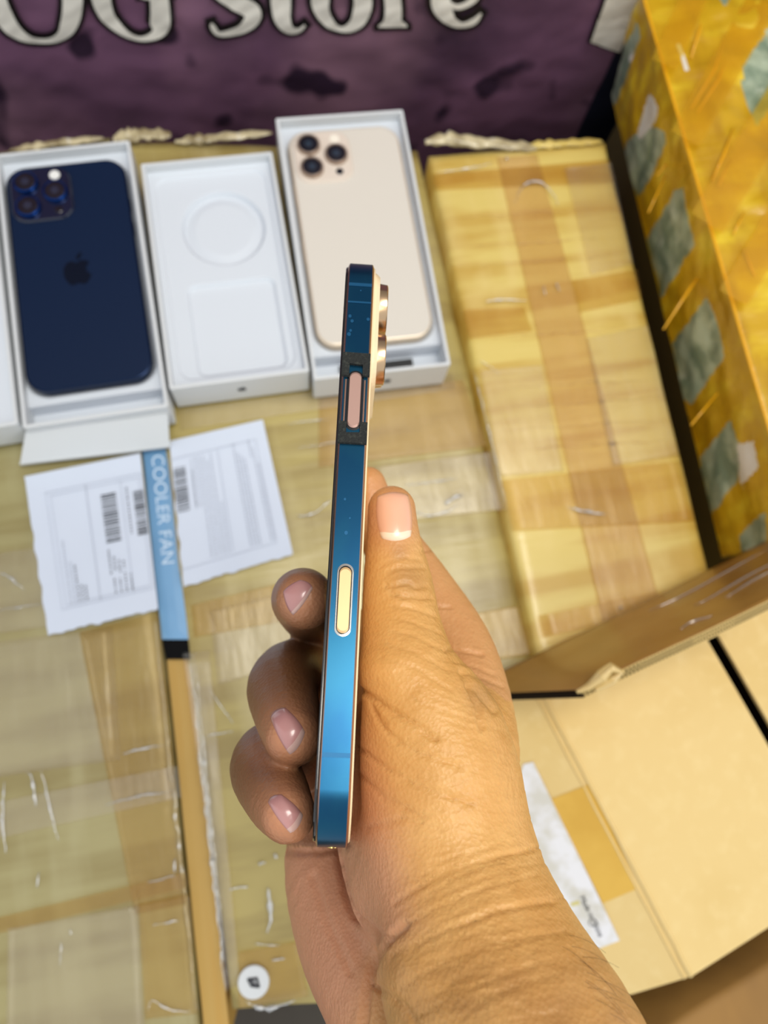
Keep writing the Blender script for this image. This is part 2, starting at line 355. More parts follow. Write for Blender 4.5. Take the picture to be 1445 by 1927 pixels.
# rebuild outline as an even rectangle in plan
for ch in list(cM.children): bpy.data.objects.remove(ch)
tl, tr, bl = P(229, 262), P(786, 282), P(438, 1900); gd = P(998, 1235)-P(786, 282); gd /= np.linalg.norm(gd)
q = [tl, tr, tr+gd*np.linalg.norm(bl-tl), bl]
V, Fc = hexbox(q, 0, -.30, (44, 60, 6), .0012, 0, 4, .006); V[:, 2] = np.minimum(V[:, 2], 0)
link('carton_body', V, Fc, KA, cM, smooth=True)
for i, (q, m) in enumerate([([(600, 742), (872, 716), (915, 840), (600, 880)], TAPE_TAN), ([(395, 1150), (560, 1110), (560, 1250), (410, 1290)], TAPE_CLEAR),
        ([(360, 1140), (520, 1100), (530, 1170), (365, 1200)], TAPE_BROWN), ([(700, 880), (930, 850), (955, 960), (700, 990)], TAPE_CLEAR), ([(345, 1230), (395, 1225), (452, 1850), (432, 1860)], TAPE_CLEAR),
        ([(450, 1790), (560, 1770), (580, 1872), (450, 1895)], TAPE_BROWN), ([(860, 1160), (975, 1140), (1000, 1232), (880, 1250)], TAPE_BROWN), ([(335, 775), (850, 705), (856, 735), (340, 812)], TAPE_CLEAR)]):
    strip(cM, 'tape_strip', q, m, lift=.0004+.0003*i, seed=20+i)
glint(cM, 'tape_crease_glint', [(358+66*t/24+random.uniform(-1.5, 1.5), 1225+640*t/24) for t in range(25)], .0017, .0004)  # pale tubes draw the highlight along the slot edge
glint(cM, 'tape_crease_glint', [(366+62*t/24+random.uniform(-1.5, 1.5), 1225+640*t/24) for t in range(25)], .0012, .0010)
for pts, r in [([(780, 962), (805, 972), (840, 964), (862, 950)], .0011), ([(836, 950), (856, 936), (872, 934)], .0022), ([(760, 915), (800, 910), (860, 902)], .0006), ([(505, 1668), (508, 1700), (510, 1730), (502, 1755)], .0022),
               ([(518, 1605), (520, 1615)], .0022), ([(486, 1625), (500, 1622)], .0014), ([(430, 1674), (468, 1666)], .0007), ([(390, 1385), (440, 1375)], .0008), ([(480, 1775), (530, 1778)], .0006),
               ([(510, 1806), (536, 1802)], .0013), ([(560, 972), (590, 968), (625, 940)], .0010), ([(560, 845), (640, 832), (700, 816)], .0005), ([(540, 800), (620, 790)], .0005), ([(460, 1880), (500, 1896), (556, 1880)], .0016), ([(396, 1300), (440, 1360)], .0008),
               ([(890, 700), (906, 760), (930, 860), (950, 950)], .0008)]:
    glint(cM, 'tape_crease_glint', pts, r, .0022)
# crumpled tape at the far edge
def crumple(root, name, pts, r, m, n=60, z=.001, flat=.35):
    mb = MB(); c = [P(x, y, 0) for x, y in pts]
    V = []; Fc = []; K = 10; L = len(c)
    for i in range(n+1):
        t = i/n*(L-1); k = min(int(t), L-2); p = c[k]*(1-(t-k))+c[k+1]*(t-k)
        for j in range(K):
            a = 2*math.pi*j/K; rr = r*(.55+1.3*abs(nz(i*.11, j*.5, r*100)))*math.sin(math.pi*min(1, max(.04, (i+.3)/(n+.6))))**.4
            V.append((p[0]+rr*math.cos(a)*.9*wd[1]*-1, p[1]+rr*math.cos(a)*wd[0], z+max(-.001, rr*flat*math.sin(a))))
    for i in range(n):
        for j in range(K):
            Fc.append((i*K+j, i*K+(j+1) % K, (i+1)*K+(j+1) % K, (i+1)*K+j))
    Fc.append(tuple(range(K))); Fc.append(tuple(reversed(range(n*K, n*K+K))))
    link(name, V, Fc, m, root, smooth=True)
CRUM = mat('crumpled_tape', (214, 200, 160), .25, coat=.6, var=[((150, 134, 96), (60, 60, 60), .4, .6), ((238, 236, 226), (90, 40, 60), .6, .7)], bump=[((200, 200, 200), .6)])
crumple(cM, 'crumpled_tape', [(214, 262), (260, 254), (322, 256)], .007, CRUM)
crumple(cM, 'crumpled_tape', [(330, 268), (400, 262), (512, 252)], .0045, CRUM)
crumple(cL, 'crumpled_tape', [(20, 284), (100, 272), (196, 262)], .0035, CRUM)
st = MB(); cc = P(478, 1844, 0)
ring = lambda r, z, n=32: [(cc[0]+r*math.cos(2*math.pi*k/n), cc[1]+r*math.sin(2*math.pi*k/n), z) for k in range(n)]
rs = .0088; v, f, _ = loft([ring(rs, .0030), ring(rs, .0040), ring(rs*.93, .0044)]); st.add(v, f); st.build('round_sticker', WB, cM)
mb = MB()
def px_stroke(mb, pts, wpx, z, m=0, base=None):
    P3 = [np.array(base(x, y)) if base else P(x, y, 0)+np.array([0, 0, z]) for x, y in pts]
    for a, b in zip(P3[:-1], P3[1:]):
        d = b-a; d /= np.linalg.norm(d)+1e-12; n_ = np.cross(d, [0, 0, 1.]); n_ /= np.linalg.norm(n_)+1e-12; n_ *= wpx*.5*.00034
        e = d*wpx*.2*.00034; mb.add([a-n_-e, b-n_+e, b+n_+e, a+n_-e], [(0, 1, 2, 3)], m)
px_stroke(mb, [(468, 1838), (484, 1836), (488, 1852), (474, 1850), (468, 1838)], 4, .0048); px_stroke(mb, [(474, 1838), (482, 1850)], 4, .0049)
mb.build('sticker_mark', INKD, cM)

cB = carton('shipping_carton', [(806, 292), (1138, 266), (1362, 1190), (1034, 1330)], 0, -.30, KB, 'yellowish kraft carton wrapped in tape, between the gold phone and the yellow parcel', seed=8)
for i, (q, m) in enumerate([([(934, 298), (1010, 292), (1245, 1150), (1135, 1180)], TAPE_TAN), ([(812, 330), (1146, 302), (1156, 345), (818, 360)], TAPE_BROWN), ([(940, 905), (1280, 868), (1306, 982), (962, 1000)], TAPE_BROWN),
        ([(1075, 530), (1196, 510), (1206, 565), (1090, 590)], TAPE_BROWN), ([(868, 585), (985, 580), (1000, 625), (880, 640)], TAPE_BROWN), ([(1060, 320), (1148, 310), (1190, 500), (1110, 520)], TAPE_CLEAR),
        ([(1100, 640), (1216, 615), (1274, 860), (1150, 880)], TAPE_CLEAR), ([(900, 700), (1020, 690), (1060, 890), (935, 900)], TAPE_CLEAR), ([(1010, 1160), (1326, 1095), (1334, 1130), (1020, 1200)], TAPE_BROWN)]):
    strip(cB, 'tape_strip', q, m, lift=.0004+.0003*i, seed=40+i)
for pts, r in [([(966, 388), (985, 352), (1015, 348), (1040, 372), (1048, 390)], .0011), ([(1066, 956), (1096, 964), (1140, 970)], .0012), ([(912, 572), (940, 568), (990, 570)], .0012), ([(950, 300), (953, 306)], .0018),
               ([(820, 330), (880, 322), (925, 312)], .0008), ([(1020, 540), (1024, 560)], .0008), ([(1045, 536), (1050, 552)], .0008), ([(1164, 1142), (1166, 1147)], .0018), ([(900, 680), (930, 700), (936, 712)], .0004)]:
    glint(cB, 'tape_crease_glint', pts, r, .0032)
for y0 in (415, 470, 505, 640, 735, 770, 812, 850):
    glint(cB, 'tape_ridge', [(835+(y0-415)*.27+k*26, y0-k*1.6+random.uniform(-2, 2)) for k in range(13)], .0007, .0030, TAPE_TAN)
crumple(cB, 'crumpled_tape', [(800, 268), (850, 262), (960, 276), (1010, 280)], .0065, CRUM)
crumple(cB, 'crumpled_tape', [(985, 276), (1060, 272), (1132, 268)], .004, KB)

# slender retail box standing in the slot -----------------------------
BLUE = mat('fan_box_blue', (120, 170, 212), .4, var=[((98, 146, 188), (20, 8, 10), .4, .62)]); FK = mat('fan_box_kraft', (186, 150, 78), .6, var=[((186, 146, 70), (90, 5, 10), .45, .6)]); FB = mat('fan_box_black', (8, 8, 10), .7, spec=.1)
def slot(t, side):   # t: image y; side 0..1
    xl = np.interp(t, [240, 850, 1205, 1240, 1960], [206, 268, 304, 312, 384]); xr = np.interp(t, [240, 850, 1240, 1960], [222, 314, 359, 432]); return (xl+(xr-xl)*side, t)
fan = thing_world('retail_box', P(340, 1300, 0)*np.array([1, 1, 0])+np.array([0, 0, -.085]), 'slim blue and kraft retail box reading COOLER FAN, wedged between two taped cartons', 'box')
def fslab(name, y0, y1, m, s0=0., s1=1., zt=-.0006, zb=-.085):
    q = [P(*slot(y0, s0)), P(*slot(y0, s1)), P(*slot(y1, s1)), P(*slot(y1, s0))]
    V, Fc = hexbox(q, zt, zb, (3, 24, 3), .0003, 0, 3, .001); link(name, V, Fc, m, fan)
fslab('blue_sleeve', 800, 1203, BLUE); fslab('black_band', 1203, 1240, FB); fslab('kraft_body', 1240, 1960, FK, zt=-.004)
tcu = bpy.data.curves.new('t', 'FONT'); tcu.body = 'COOLER FAN'; tcu.size = 1; tcu.align_x = 'LEFT'; tcu.space_character = 1.02
to = bpy.data.objects.new('t', tcu); COL.objects.link(to); bpy.context.view_layer.update()
me = bpy.data.meshes.new_from_object(to.evaluated_get(bpy.context.evaluated_depsgraph_get())); bpy.data.objects.remove(to)
tv = np.array([v.co[:] for v in me.vertices]); tf = [tuple(p.vertices) for p in me.polygons]
x0, x1 = tv[:, 0].min(), tv[:, 0].max(); V = []
for x, y, _ in tv:
    a, b = P(285, 858), P(305, 1062); b0 = P(311, 855)-a; t = (x-x0)/(x1-x0)
    # reads downwards, letter tops point to the right
    V.append(a*(1-t)+b*t+(P(309, 856)-P(285, 858.5))*(y/.72)+np.array([0, 0, .0002]))
FT = mat('fan_lettering', (200, 222, 242), .5); link('lettering', V, tf, FT, fan)

# paper shipping labels on the cartons --------------------------------
def label_sheet(name, px4, label, items, jag=.35):
    V, Fc = patch(px4, .0032, (30, 30), .0003, 5, .0002, jag=0)
    V = np.array(V); root = thing_world(name, V.mean(0)*np.array([1, 1, 0])+np.array([0, 0, .0032]), label, 'label')
    N = len(V)//2
    for k in range(len(V)):                                      # torn lower and side edges
        r_, c_ = divmod(k % N, 31)
        if r_ == 30: V[k][:2] += (V[k-31][:2]-V[k][:2])*(.3+.6*nz(c_*.4, 3))
        if c_ == 0: V[k][:2] += (V[k+1][:2]-V[k][:2])*(.2+.5*nz(r_*.4, 7))
    link('paper', V, Fc, PAPER, root)
    q = [P(x, y, 0) for x, y in px4]
    def L(u_, v_): p = (q[0]*(1-u_)+q[1]*u_)*(1-v_)+(q[3]*(1-u_)+q[2]*u_)*v_; return np.array([p[0], p[1], .0043])
    mb = MB()
    for (u0_, v0_, u1_, v1_, mi) in items: mb.add([L(u0_, v0_), L(u0_, v1_), L(u1_, v1_), L(u1_, v0_)], [(0, 1, 2, 3)], mi)
    mb.build('printing', [INKL, INK, INKD], root); return root
def frame_lines(u0, v0, u1, v1, t=.004, m=0): return [(u0, v0, u1, v0+t, m), (u0, v1, u1, v1+t, m), (u0, v0, u0+t, v1, m), (u1, v0, u1+t, v1, m)]
def barcode(u0, v0, u1, v1, n, m=2):
    out = []; v = v0
    while v < v1: h = random.choice((.004, .006, .009)); out.append((u0, v, u1, v+h, m)); v += h+random.choice((.005, .007, .012))
    return out
def textcol(u, v0, v1, wd_=.012, m=1):
    out = []; v = v1
    while v > v0: h = random.uniform(.006, .02); out.append((u, v-h, u+wd_, v, m)); v -= h+.008
    return out
it = frame_lines(.16, .13, .985, .86)+frame_lines(.20, .155, .96, .84)+[(.50, .13, .508, .86, 0), (.80, .15, .805, .86, 0)]
it += barcode(.62, .22, .75, .52, 20)+barcode(.90, .24, .99, .52, 20)
for u, a, b in [(.24, .45, .84), (.28, .6, .84), (.315, .62, .84), (.35, .74, .84), (.385, .76, .84), (.62, .57, .72), (.66, .62, .7), (.70, .64, .72), (.74, .65, .7), (.64, .74, .84), (.69, .75, .84), (.74, .72, .84), (.79, .74, .84), (.84, .2, .5)]: it += textcol(u, a, b, .014, 0 if u < .3 else 1)
label_sheet('shipping_label', [(48, 900), (266, 856), (300, 1150), (93, 1200)], 'torn white shipping label with barcodes, left of the blue retail box', it)
it = frame_lines(-.02, .13, .88, .88)+barcode(.02, .20, .14, .50, 20)+[(.2, .16, .206, .5, 0), (.48, .14, .485, .86, 0)]
for u, a, b in [(.20, .25, .5), (.24, .16, .5), (.28, .16, .86), (.32, .16, .86), (.36, .2, .86), (.40, .16, .86), (.44, .5, .86), (.64, .14, .86), (.67, .2, .86), (.70, .22, .86), (.73, .25, .86), (.80, .13, .25), (.83, .2, .86), (.86, .3, .86)]: it += textcol(u, a, b, .013, 0)
label_sheet('shipping_label', [(319, 834), (495, 793), (552, 1047), (346, 1109)], 'white shipping label with barcode, right of the blue retail box under the empty box', it)

# ------------------------------------------------------------------ yellow parcel
zp = .072
ridge = [P(1205, -22, zp), P(1415, 700, zp), P(1500, 1010, zp)]
foot = [P(1150, 178, -.02), P(1345, 990, -.02)]
YT = mat('yellow_tape', (204, 160, 18), .3, coat=.4, var=[((226, 194, 44), (20, 60, 30), .5, .7), ((180, 134, 14), (40, 14, 20), .5, .68)], bump=[((60, 200, 60), .5), ((25, 40, 25), 1.)])
GP = mat('grey_green_plastic', (172, 184, 158), .35, coat=.4, var=[((120, 138, 116), (50, 50, 50), .42, .6), ((186, 194, 176), (90, 90, 50), .6, .72)], bump=[((120, 120, 120), .8)])
WP = mat('white_scrap', (226, 222, 214), .4); ORL = mat('orange_ridge', (240, 176, 20), .3, coat=.4)
par = thing_world('parcel', np.array([foot[0][0]+.15, foot[0][1]-.1, -.02]), 'tall parcel wrapped in yellow tape over grey-green plastic, at the right', 'parcel')
rdir = ridge[1]-ridge[0]; rdir[2] = 0; plen = np.linalg.norm(rdir)*1.36; rdir /= np.linalg.norm(rdir); rn = np.array([-rdir[1], rdir[0], 0]);
if np.dot(rn, cr) < 0: rn = -rn
fl0 = foot[0]; fdir = foot[1]-foot[0]; fdir[2] = 0; fdir /= np.linalg.norm(fdir)
G = []   # profile rows: foot -> ridge -> across top -> down
prof_n = 70; top_n = 110; len_n = 260
def ppt(a, b):   # a 0..1 left face, 1..2 top ; b along
    B = fl0+fdir*b*plen*.97; R = ridge[0]+rdir*b*plen
    if a <= 1: p = B*(1-a)+R*a
    else: p = R+rn*(a-1)*.30+np.array([0, 0, .004*math.sin((a-1)*6)])
    k = nz(p[0], p[1], p[2], 30); k2 = nz(p[0]+4, p[1], p[2], 75)
    e = min(1, abs(a-1)*7)
    off = (.0045*k+.0022*k2)*e
    nrm = np.array([-rn[0]*.7, -rn[1]*.7, .7]) if a <= 1 else np.array([0, 0, 1.])
    return p+nrm*off
V = []; rows = [i/prof_n for i in range(prof_n+1)]+[1+(i+1)/top_n for i in range(top_n)]
for a in rows:
    for j in range(len_n+1): V.append(ppt(a, j/len_n))
Vn = np.array(V); Lc = len_n+1; Fc = []; fm = []
greens = [[(1140, 150), (1200, 40), (1205, 70), (1168, 175), (1156, 200)], [(1182, 262), (1215, 238), (1250, 246), (1252, 270), (1222, 340), (1196, 378), (1172, 345), (1174, 290)], [(1216, 450), (1270, 360), (1285, 352), (1305, 460), (1245, 560), (1222, 530)],
          [(1262, 650), (1330, 560), (1348, 600), (1362, 672), (1300, 762), (1272, 740)], [(1318, 860), (1375, 790), (1395, 850), (1390, 900), (1340, 968), (1320, 930)], [(1400, 120), (1450, 50), (1460, 190), (1425, 236), (1395, 170)], [(1350, -20), (1380, -20), (1362, 14)], [(1390, 1010), (1440, 960), (1450, 1100), (1400, 1080)]]
whites = [[(1205, 225), (1222, 176), (1238, 200), (1232, 232), (1205, 262), (1198, 255)], [(1386, 835), (1416, 830), (1428, 880), (1394, 912)], [(1274, 84), (1280, 82), (1296, 132), (1292, 134)], [(1183, 104), (1194, 98), (1190, 114), (1184, 114)]]
pj = proj(Vn)
jit = np.array([[3*nz(p[0], p[1], p[2], 90), 3*nz(p[1], p[2], p[0]+3, 90)] for p in Vn]); 
def fcent(f): return (pj[f[0]]+pj[f[2]])/2+jit[f[0]]
quads = []
for i in range(len(rows)-1):
    for j in range(len_n):
        a = i*Lc+j; quads.append((a, a+1, a+Lc+1, a+Lc))
cen = np.array([fcent(q_) for q_ in quads]); fm = np.zeros(len(quads), int)
for g in greens: fm[inpoly(cen, g)] = 1
for g in whites: fm[inpoly(cen, g)] = 2
# far sides and base
base = len(V); nR = len(rows)
ends = []
for j in (0, len_n):
    loop = [i*Lc+j for i in range(nR)]; last = Vn[loop[-1]]; V.append((last[0], last[1], -.02)); loop.append(len(V)-1); ends.append(loop)
quads.append(tuple(ends[0])); quads.append(tuple(reversed(ends[1])))
lastrow = [(nR-1)*Lc+j for j in range(Lc)]; quads.append(tuple(lastrow)+(len(V)-1, len(V)-2))
quads.append((0, len(V)-2, len(V)-1, len_n)); fm = list(fm)+[0]*4
link('wrapped_body', V, quads, [YT, GP, WP], par, smooth=True, fm=fm)
mb = MB(); tube(mb, [ppt(1, b/30)+np.array([0, 0, .0003]) for b in range(31)], [.0011+.0004*nz(b*.4, 1) for b in range(31)], 6); mb.build('tape_ridge', ORL, par, smooth=True)
for pts in [[(1300, 205), (1345, 130), (1365, 60)], [(1312, 212), (1352, 150), (1372, 95)], [(1236, 330), (1262, 300), (1280, 262)], [(1220, 400), (1252, 330)], [(1300, 110), (1315, 60), (1322, 30)], [(1340, 340), (1362, 290), (1380, 240)], [(1352, 350), (1375, 300)], [(1248, 620), (1300, 540), (1330, 500)], [(1380, 440), (1400, 400)], [(1300, 800), (1350, 740)], [(1420, 520), (1400, 470)]]:
    zz = zp+.004; mb = MB(); tube(mb, [P(x, y, zz if x > 1222+.288*(y-30) else zp*.55) for x, y in pts], [.0005, .0011, .0004] if len(pts) == 3 else [.0006, .0006], 6); mb.build('tape_crease_glint', ORL, par, smooth=True)
YF = film('yellow_film', (252, 236, 170), .06, .25, .25, hcol=(236, 190, 40))
for k, (x, y, x2, y2, w2) in enumerate([(1290, 260, 1470, -60, 60), (1330, 420, 1520, 110, 70), (1380, 560, 1560, 260, 60), (1250, 120, 1330, -60, 50)]):
    dxy = np.array([x2-x, y2-y])/np.hypot(x2-x, y2-y); nn2 = np.array([-dxy[1], dxy[0]])*w2/2
    px4 = [(x2+nn2[0], y2+nn2[1]), (x2-nn2[0], y2-nn2[1]), (x-nn2[0], y-nn2[1]), (x+nn2[0], y+nn2[1])]
    top = [P(a, b, zp+.0075) for a, b in px4]; V = []; Fc = []
    for j in range(21):
        for i in range(9):
            p = (top[0]*(1-i/8)+top[1]*i/8)*(1-j/20)+(top[3]*(1-i/8)+top[2]*i/8)*j/20; V.append(p+np.array([0, 0, .0015*nz(p[0], p[1], k, 40)]))
    for j in range(20):
        for i in range(8): a = j*9+i; Fc.append((a, a+9, a+10, a+1))
    link('tape_strip', V, Fc, YF, par, smooth=True)
sup = thing_world('shipping_carton', P(1400, 600, -.02)*np.array([1, 1, 0])+np.array([0, 0, -.4]), 'carton with shade-darkened colour standing underneath the yellow parcel', 'carton')
q = [fl0+fdir*.01+rn*.012, fl0+fdir*.01+rn*.34, fl0+fdir*(plen+.0)+rn*.34, fl0+fdir*(plen+.0)+rn*.012]
V, Fc = hexbox(q, -.024, -.40, (8, 8, 4), .001); link('carton_body', V, Fc, mat('kraft_shade_tone', (96, 82, 46), .8), sup)  # kraft darkened so the strip beside the parcel reads as shadow

# ------------------------------------------------------------------ open carton lower right
zc = .035
f0, f1 = P(1025, 1310, zc), P(1302, 1837, zc); ey = f1-f0; ley = np.linalg.norm(ey); ey /= ley; ex = np.array([-ey[1], ey[0], 0])
if np.dot(ex, cr) < 0: ex = -ex
open_c = thing_world('open_carton', f0+ex*.1+ey*.1-np.array([0, 0, zc-.004]), 'bright bare kraft carton with a raised flap and shipping sticker, beside the wrist', 'carton')
def OC(a, b, z=zc): return f0+ex*a+ey*b+np.array([0, 0, z-zc])
def slab4(name, pts, thick, m, n=(14, 14), amp=.0005, seed=0, parent=None):
    """panel: 4 top corners in 3D, thickness downwards along its normal"""
    p = [np.array(x) for x in pts]; nn = np.cross(p[1]-p[0], p[3]-p[0]); nn /= np.linalg.norm(nn)
    if nn[2] < 0: nn = -nn
    V = []; Fc = []; nx, ny = n
    for s in (1, 0):
        for j in range(ny+1):
            for i in range(nx+1):
                a, b = i/nx, j/ny; x = (p[0]*(1-a)+p[1]*a)*(1-b)+(p[3]*(1-a)+p[2]*a)*b
                V.append(x-nn*(thick if s else 0)+nn*amp*nz(x[0]+seed, x[1], x[2], 25))
    N = (nx+1)*(ny+1); I = lambda i, j, s: s*N+j*(nx+1)+i
    for j in range(ny):
        for i in range(nx): Fc += [(I(i, j, 1), I(i+1, j, 1), I(i+1, j+1, 1), I(i, j+1, 1)), (I(i, j, 0), I(i, j+1, 0), I(i+1, j+1, 0), I(i+1, j, 0))]
    for i in range(nx): Fc += [(I(i, 0, 0), I(i+1, 0, 0), I(i+1, 0, 1), I(i, 0, 1)), (I(i, ny, 0), I(i, ny, 1), I(i+1, ny, 1), I(i+1, ny, 0))]
    for j in range(ny): Fc += [(I(0, j, 0), I(0, j, 1), I(0, j+1, 1), I(0, j+1, 0)), (I(nx, j, 0), I(nx, j+1, 0), I(nx, j+1, 1), I(nx, j, 1))]
    return link(name, V, Fc, m, parent or open_c)
s0, s1 = P(1335, 1200, zc), P(1445, 1392, zc); as0 = np.dot(s0-f0, ex); as1 = np.dot(s1-f0, ex)
slab4('top_flap', [OC(.0, -.008), OC(as0-.002, -.008), OC(as0-.002, ley), OC(0, ley)], .003, KC)
slab4('top_flap', [OC(as0+.006, -.008), OC(.205, -.008), OC(.205, ley), OC(as0+.006, ley)], .003, KC, seed=5)
# sloping side panel left of the crease
zl = .004
sp = [P(1013, 1288, zc)+0, None, None, None]
LA, LB = P(960, 1306, zl), P(1075, 1905, zl)
LA = f0+ey*(-.02)-ex*.052-np.array([0, 0, zc-zl]); LB = f0+ey*ley-ex*.052-np.array([0, 0, zc-zl])
slab4('side_panel', [LA, OC(0, -.02), OC(0, ley), LB], .003, KC, seed=9)
mb = MB(); tube(mb, [OC(-.0005+.0006*nz(t*.7, 2), -.02+(ley+.02)*t/20, zc) for t in range(21)], .0011, 6); mb.build('crease', KC, open_c, smooth=True)
mb = MB(); tube(mb, [OC(-.004+.0006*nz(t*.7, 4), -.02+(ley+.02)*t/20, zc-.0022) for t in range(21)], .0008, 6); mb.build('crease', KC, open_c, smooth=True)
slab4('wall_panel', [OC(.0, ley-.003), OC(.205, ley-.003), OC(.205, ley), OC(0, ley)], .033, KC)
slab4('wall_panel', [OC(.0, -.008), OC(.205, -.008), OC(.205, -.005), OC(0, -.005)], .033, KC)
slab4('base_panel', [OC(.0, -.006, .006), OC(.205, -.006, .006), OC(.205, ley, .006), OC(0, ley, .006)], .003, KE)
# on the sloping panel: point from a photo pixel
pn = np.cross(OC(0, ley)-OC(0, 0), LB-OC(0, ley)); pn /= np.linalg.norm(pn)
if pn[2] < 0: pn = -pn
def SP(px, py, off=0.):
    d = ray(px, py); o = OC(0, 0)+pn*off; t = np.dot(o-CP, pn)/np.dot(d, pn); return CP+d*t
def plate(name, px, off, thick, m, parent=None):
    top = [SP(x, y, off+thick) for x, y in px]; bot = [SP(x, y, off+thick)-pn*thick for x, y in px]
    v, f, _ = loft([bot, top]); mb = MB(); mb.add(v, f); return mb.build(name, m, parent or open_c)
plate('shipping_sticker', [(985, 1438), (1003, 1434), (1166, 1770), (1102, 1794), (1030, 1690), (960, 1520)], .0006, .0003, mat('sticker_white', (226, 226, 230), .5, var=[((206, 203, 194), (60, 60, 60), .45, .6)]))
plate('tape_patch', [(1036, 1504), (1112, 1474), (1200, 1672), (1134, 1700)], .0004, .0001, mat('amber_tape', (216, 172, 66), .3, coat=.3, var=[((206, 160, 52), (25, 25, 25), .4, .6)]))
mb = MB()
def sps(pts, wpx, m=0):
    p3 = [SP(x, y, .0011) for x, y in pts]
    for a, b in zip(p3[:-1], p3[1:]):
        d = b-a; d /= np.linalg.norm(d)+1e-12; n_ = np.cross(d, pn)*wpx*.5*.00032; mb.add([a-n_, b-n_, b+n_, a+n_], [(0, 1, 2, 3)], m)
# small black line of print "Made in China"-like reading lost in blur, drawn as the marks seen
for k in range(0):
    t = k/15; x = 1090+38*t; y = 1690+72*t
    if k in (6, 9): continue
    sps([(x-4, y+2+random.uniform(-1, 1)), (x+3, y-1)], 2.6, 0)
    if k % 3 == 0: sps([(x-3, y-1), (x-1, y+3)], 2, 0)
ring_ = [(1115+7*math.cos(a*.5), 1736+7*math.sin(a*.5)) for a in range(14)]; sps(ring_, 1.5, 0)
for k in range(9): sps([(1056+3.4*k-7, 1702+7.5*k+3), (1056+3.4*k+6, 1702+7.5*k-2)], random.choice((2., 3.5, 5)), 1)
sps([(1074, 1703), (1090, 1698)], 7, 2)
cu_ = bpy.data.curves.new('t', 'FONT'); cu_.body = 'Made in China'; to = bpy.data.objects.new('t', cu_); COL.objects.link(to); bpy.context.view_layer.update()
me2 = bpy.data.meshes.new_from_object(to.evaluated_get(bpy.context.evaluated_depsgraph_get())); bpy.data.objects.remove(to)
t2 = np.array([v_.co[:] for v_ in me2.vertices]); xm = t2[:, 0].max(); A_, B2_ = SP(1090, 1688, .0013), SP(1127, 1764, .0013); up_ = np.cross(pn, B2_-A_); up_ /= np.linalg.norm(up_)
sc_ = np.linalg.norm(B2_-A_)/xm; mb.add([A_+(B2_-A_)*x/xm+up_*sc_*y*1.15 for x, y, _ in t2], [tuple(p_.vertices) for p_ in me2.polygons], 0)
mb.build('sticker_printing', [INKD, INK, mat('ink_olive', (206, 196, 130), .6)], open_c)
# raised end flap with corrugated raw edge
FE = [P(1092, 1298, .100), P(1200, 1246, .110), P(1300, 1200, .114), P(1380, 1162, .116), P(1470, 1118, .118)]   # raw edge, near
FF = [P(945, 1262, .034), P(1060, 1206, .034), P(1200, 1140, .035), P(1330, 1074, .036), P(1500, 988, .037)]     # hinge, far
flap_l = P(950, 1304, .06)
V = []; Fc = []; NX, NY = 60, 16
FEx = [flap_l]+FE; FFx = [P(925, 1290, .030)]+FF
def ip(A, t): t = t*(len(A)-1); k = min(int(t), len(A)-2); return A[k]*(1-(t-k))+A[k+1]*(t-k)
def fpt(a, b):
    p = ip(FFx, a)*(1-b)+ip(FEx, a)*b; p = p+np.array([0, 0, .003*math.sin(math.pi*b)+.0012*nz(p[0], p[1], 1, 30)*math.sin(math.pi*b)]); return p
fnr = np.cross(fpt(.9, .9)-fpt(.3, .9), fpt(.6, 1.)-fpt(.6, .1)); fnr /= np.linalg.norm(fnr)
if np.dot(fnr, cu) < 0: fnr = -fnr
dn = -fnr*.0046; fe_ = fpt(.6, 1.)-fpt(.6, .8); fe_ /= np.linalg.norm(fe_)
for s in (0, 1):
    for j in range(NY+1):
        for i in range(NX+1): V.append(fpt(i/NX, j/NY)+dn*s)
N = (NX+1)*(NY+1); I = lambda i, j, s: s*N+j*(NX+1)+i
for j in range(NY):
    for i in range(NX): Fc += [(I(i, j, 0), I(i, j+1, 0), I(i+1, j+1, 0), I(i+1, j, 0)), (I(i, j, 1), I(i+1, j, 1), I(i+1, j+1, 1), I(i, j+1, 1))]
for i in range(NX): Fc += [(I(i, NY, 0), I(i, NY, 1), I(i+1, NY, 1), I(i+1, NY, 0)), (I(i, 0, 0), I(i+1, 0, 0), I(i+1, 0, 1), I(i, 0, 1))]
for j in range(NY): Fc += [(I(0, j, 0), I(0, j, 1), I(0, j+1, 1), I(0, j+1, 0)), (I(NX, j, 0), I(NX, j+1, 0), I(NX, j+1, 1), I(NX, j, 1))]
FLM = mat('flap_taped', (178, 134, 66), .35, coat=.4, var=[((156, 112, 50), (12, 12, 12), .42, .62)], bump=[((20, 90, 60), .7)])
fl = link('end_flap', V, Fc, [FLM, KE], open_c, smooth=True, fm=[0]*(2*NX*NY)+[1 if k % 2 == 0 else 0 for k in range(2*NX)]+[0]*(2*NY))
# flutes: two liners and a wavy medium along the raw edge
mb = MB(); e = [fpt(.2+.8*k/480, 1.0)+fe_*.0003 for k in range(481)]
for zo in (-.00015, -.0045): tube(mb, [p+fnr*zo for p in e[::4]], .00034, 6)
tube(mb, [p+fnr*(-.0023+.0019*math.sin(k*2*math.pi/8)) for k, p in enumerate(e)], .00028, 5)
mb.build('corrugated_edge', KL, fl)
mb = MB()
for k, (x, y, x2, y2) in enumerate([(1250, 1150, 1445, 1080), (1290, 1140, 1445, 1090), (1320, 1155, 1445, 1110), (1235, 1172, 1400, 1118)]):
    tube(mb, [fpt(.60+.10*(k%3)+(.34-.07*k)*t/8, (.22, .50, .62, .80)[k]+.03*math.sin(t*.6+k))+fnr*.0004 for t in range(9)], [.0001+.0006*math.sin(math.pi*(t+.2)/8.4) for t in range(9)], 6)
mb.build('tape_crease_glint', film('flap_crease', (240, 220, 180), .35, .12, .15), fl, smooth=True)
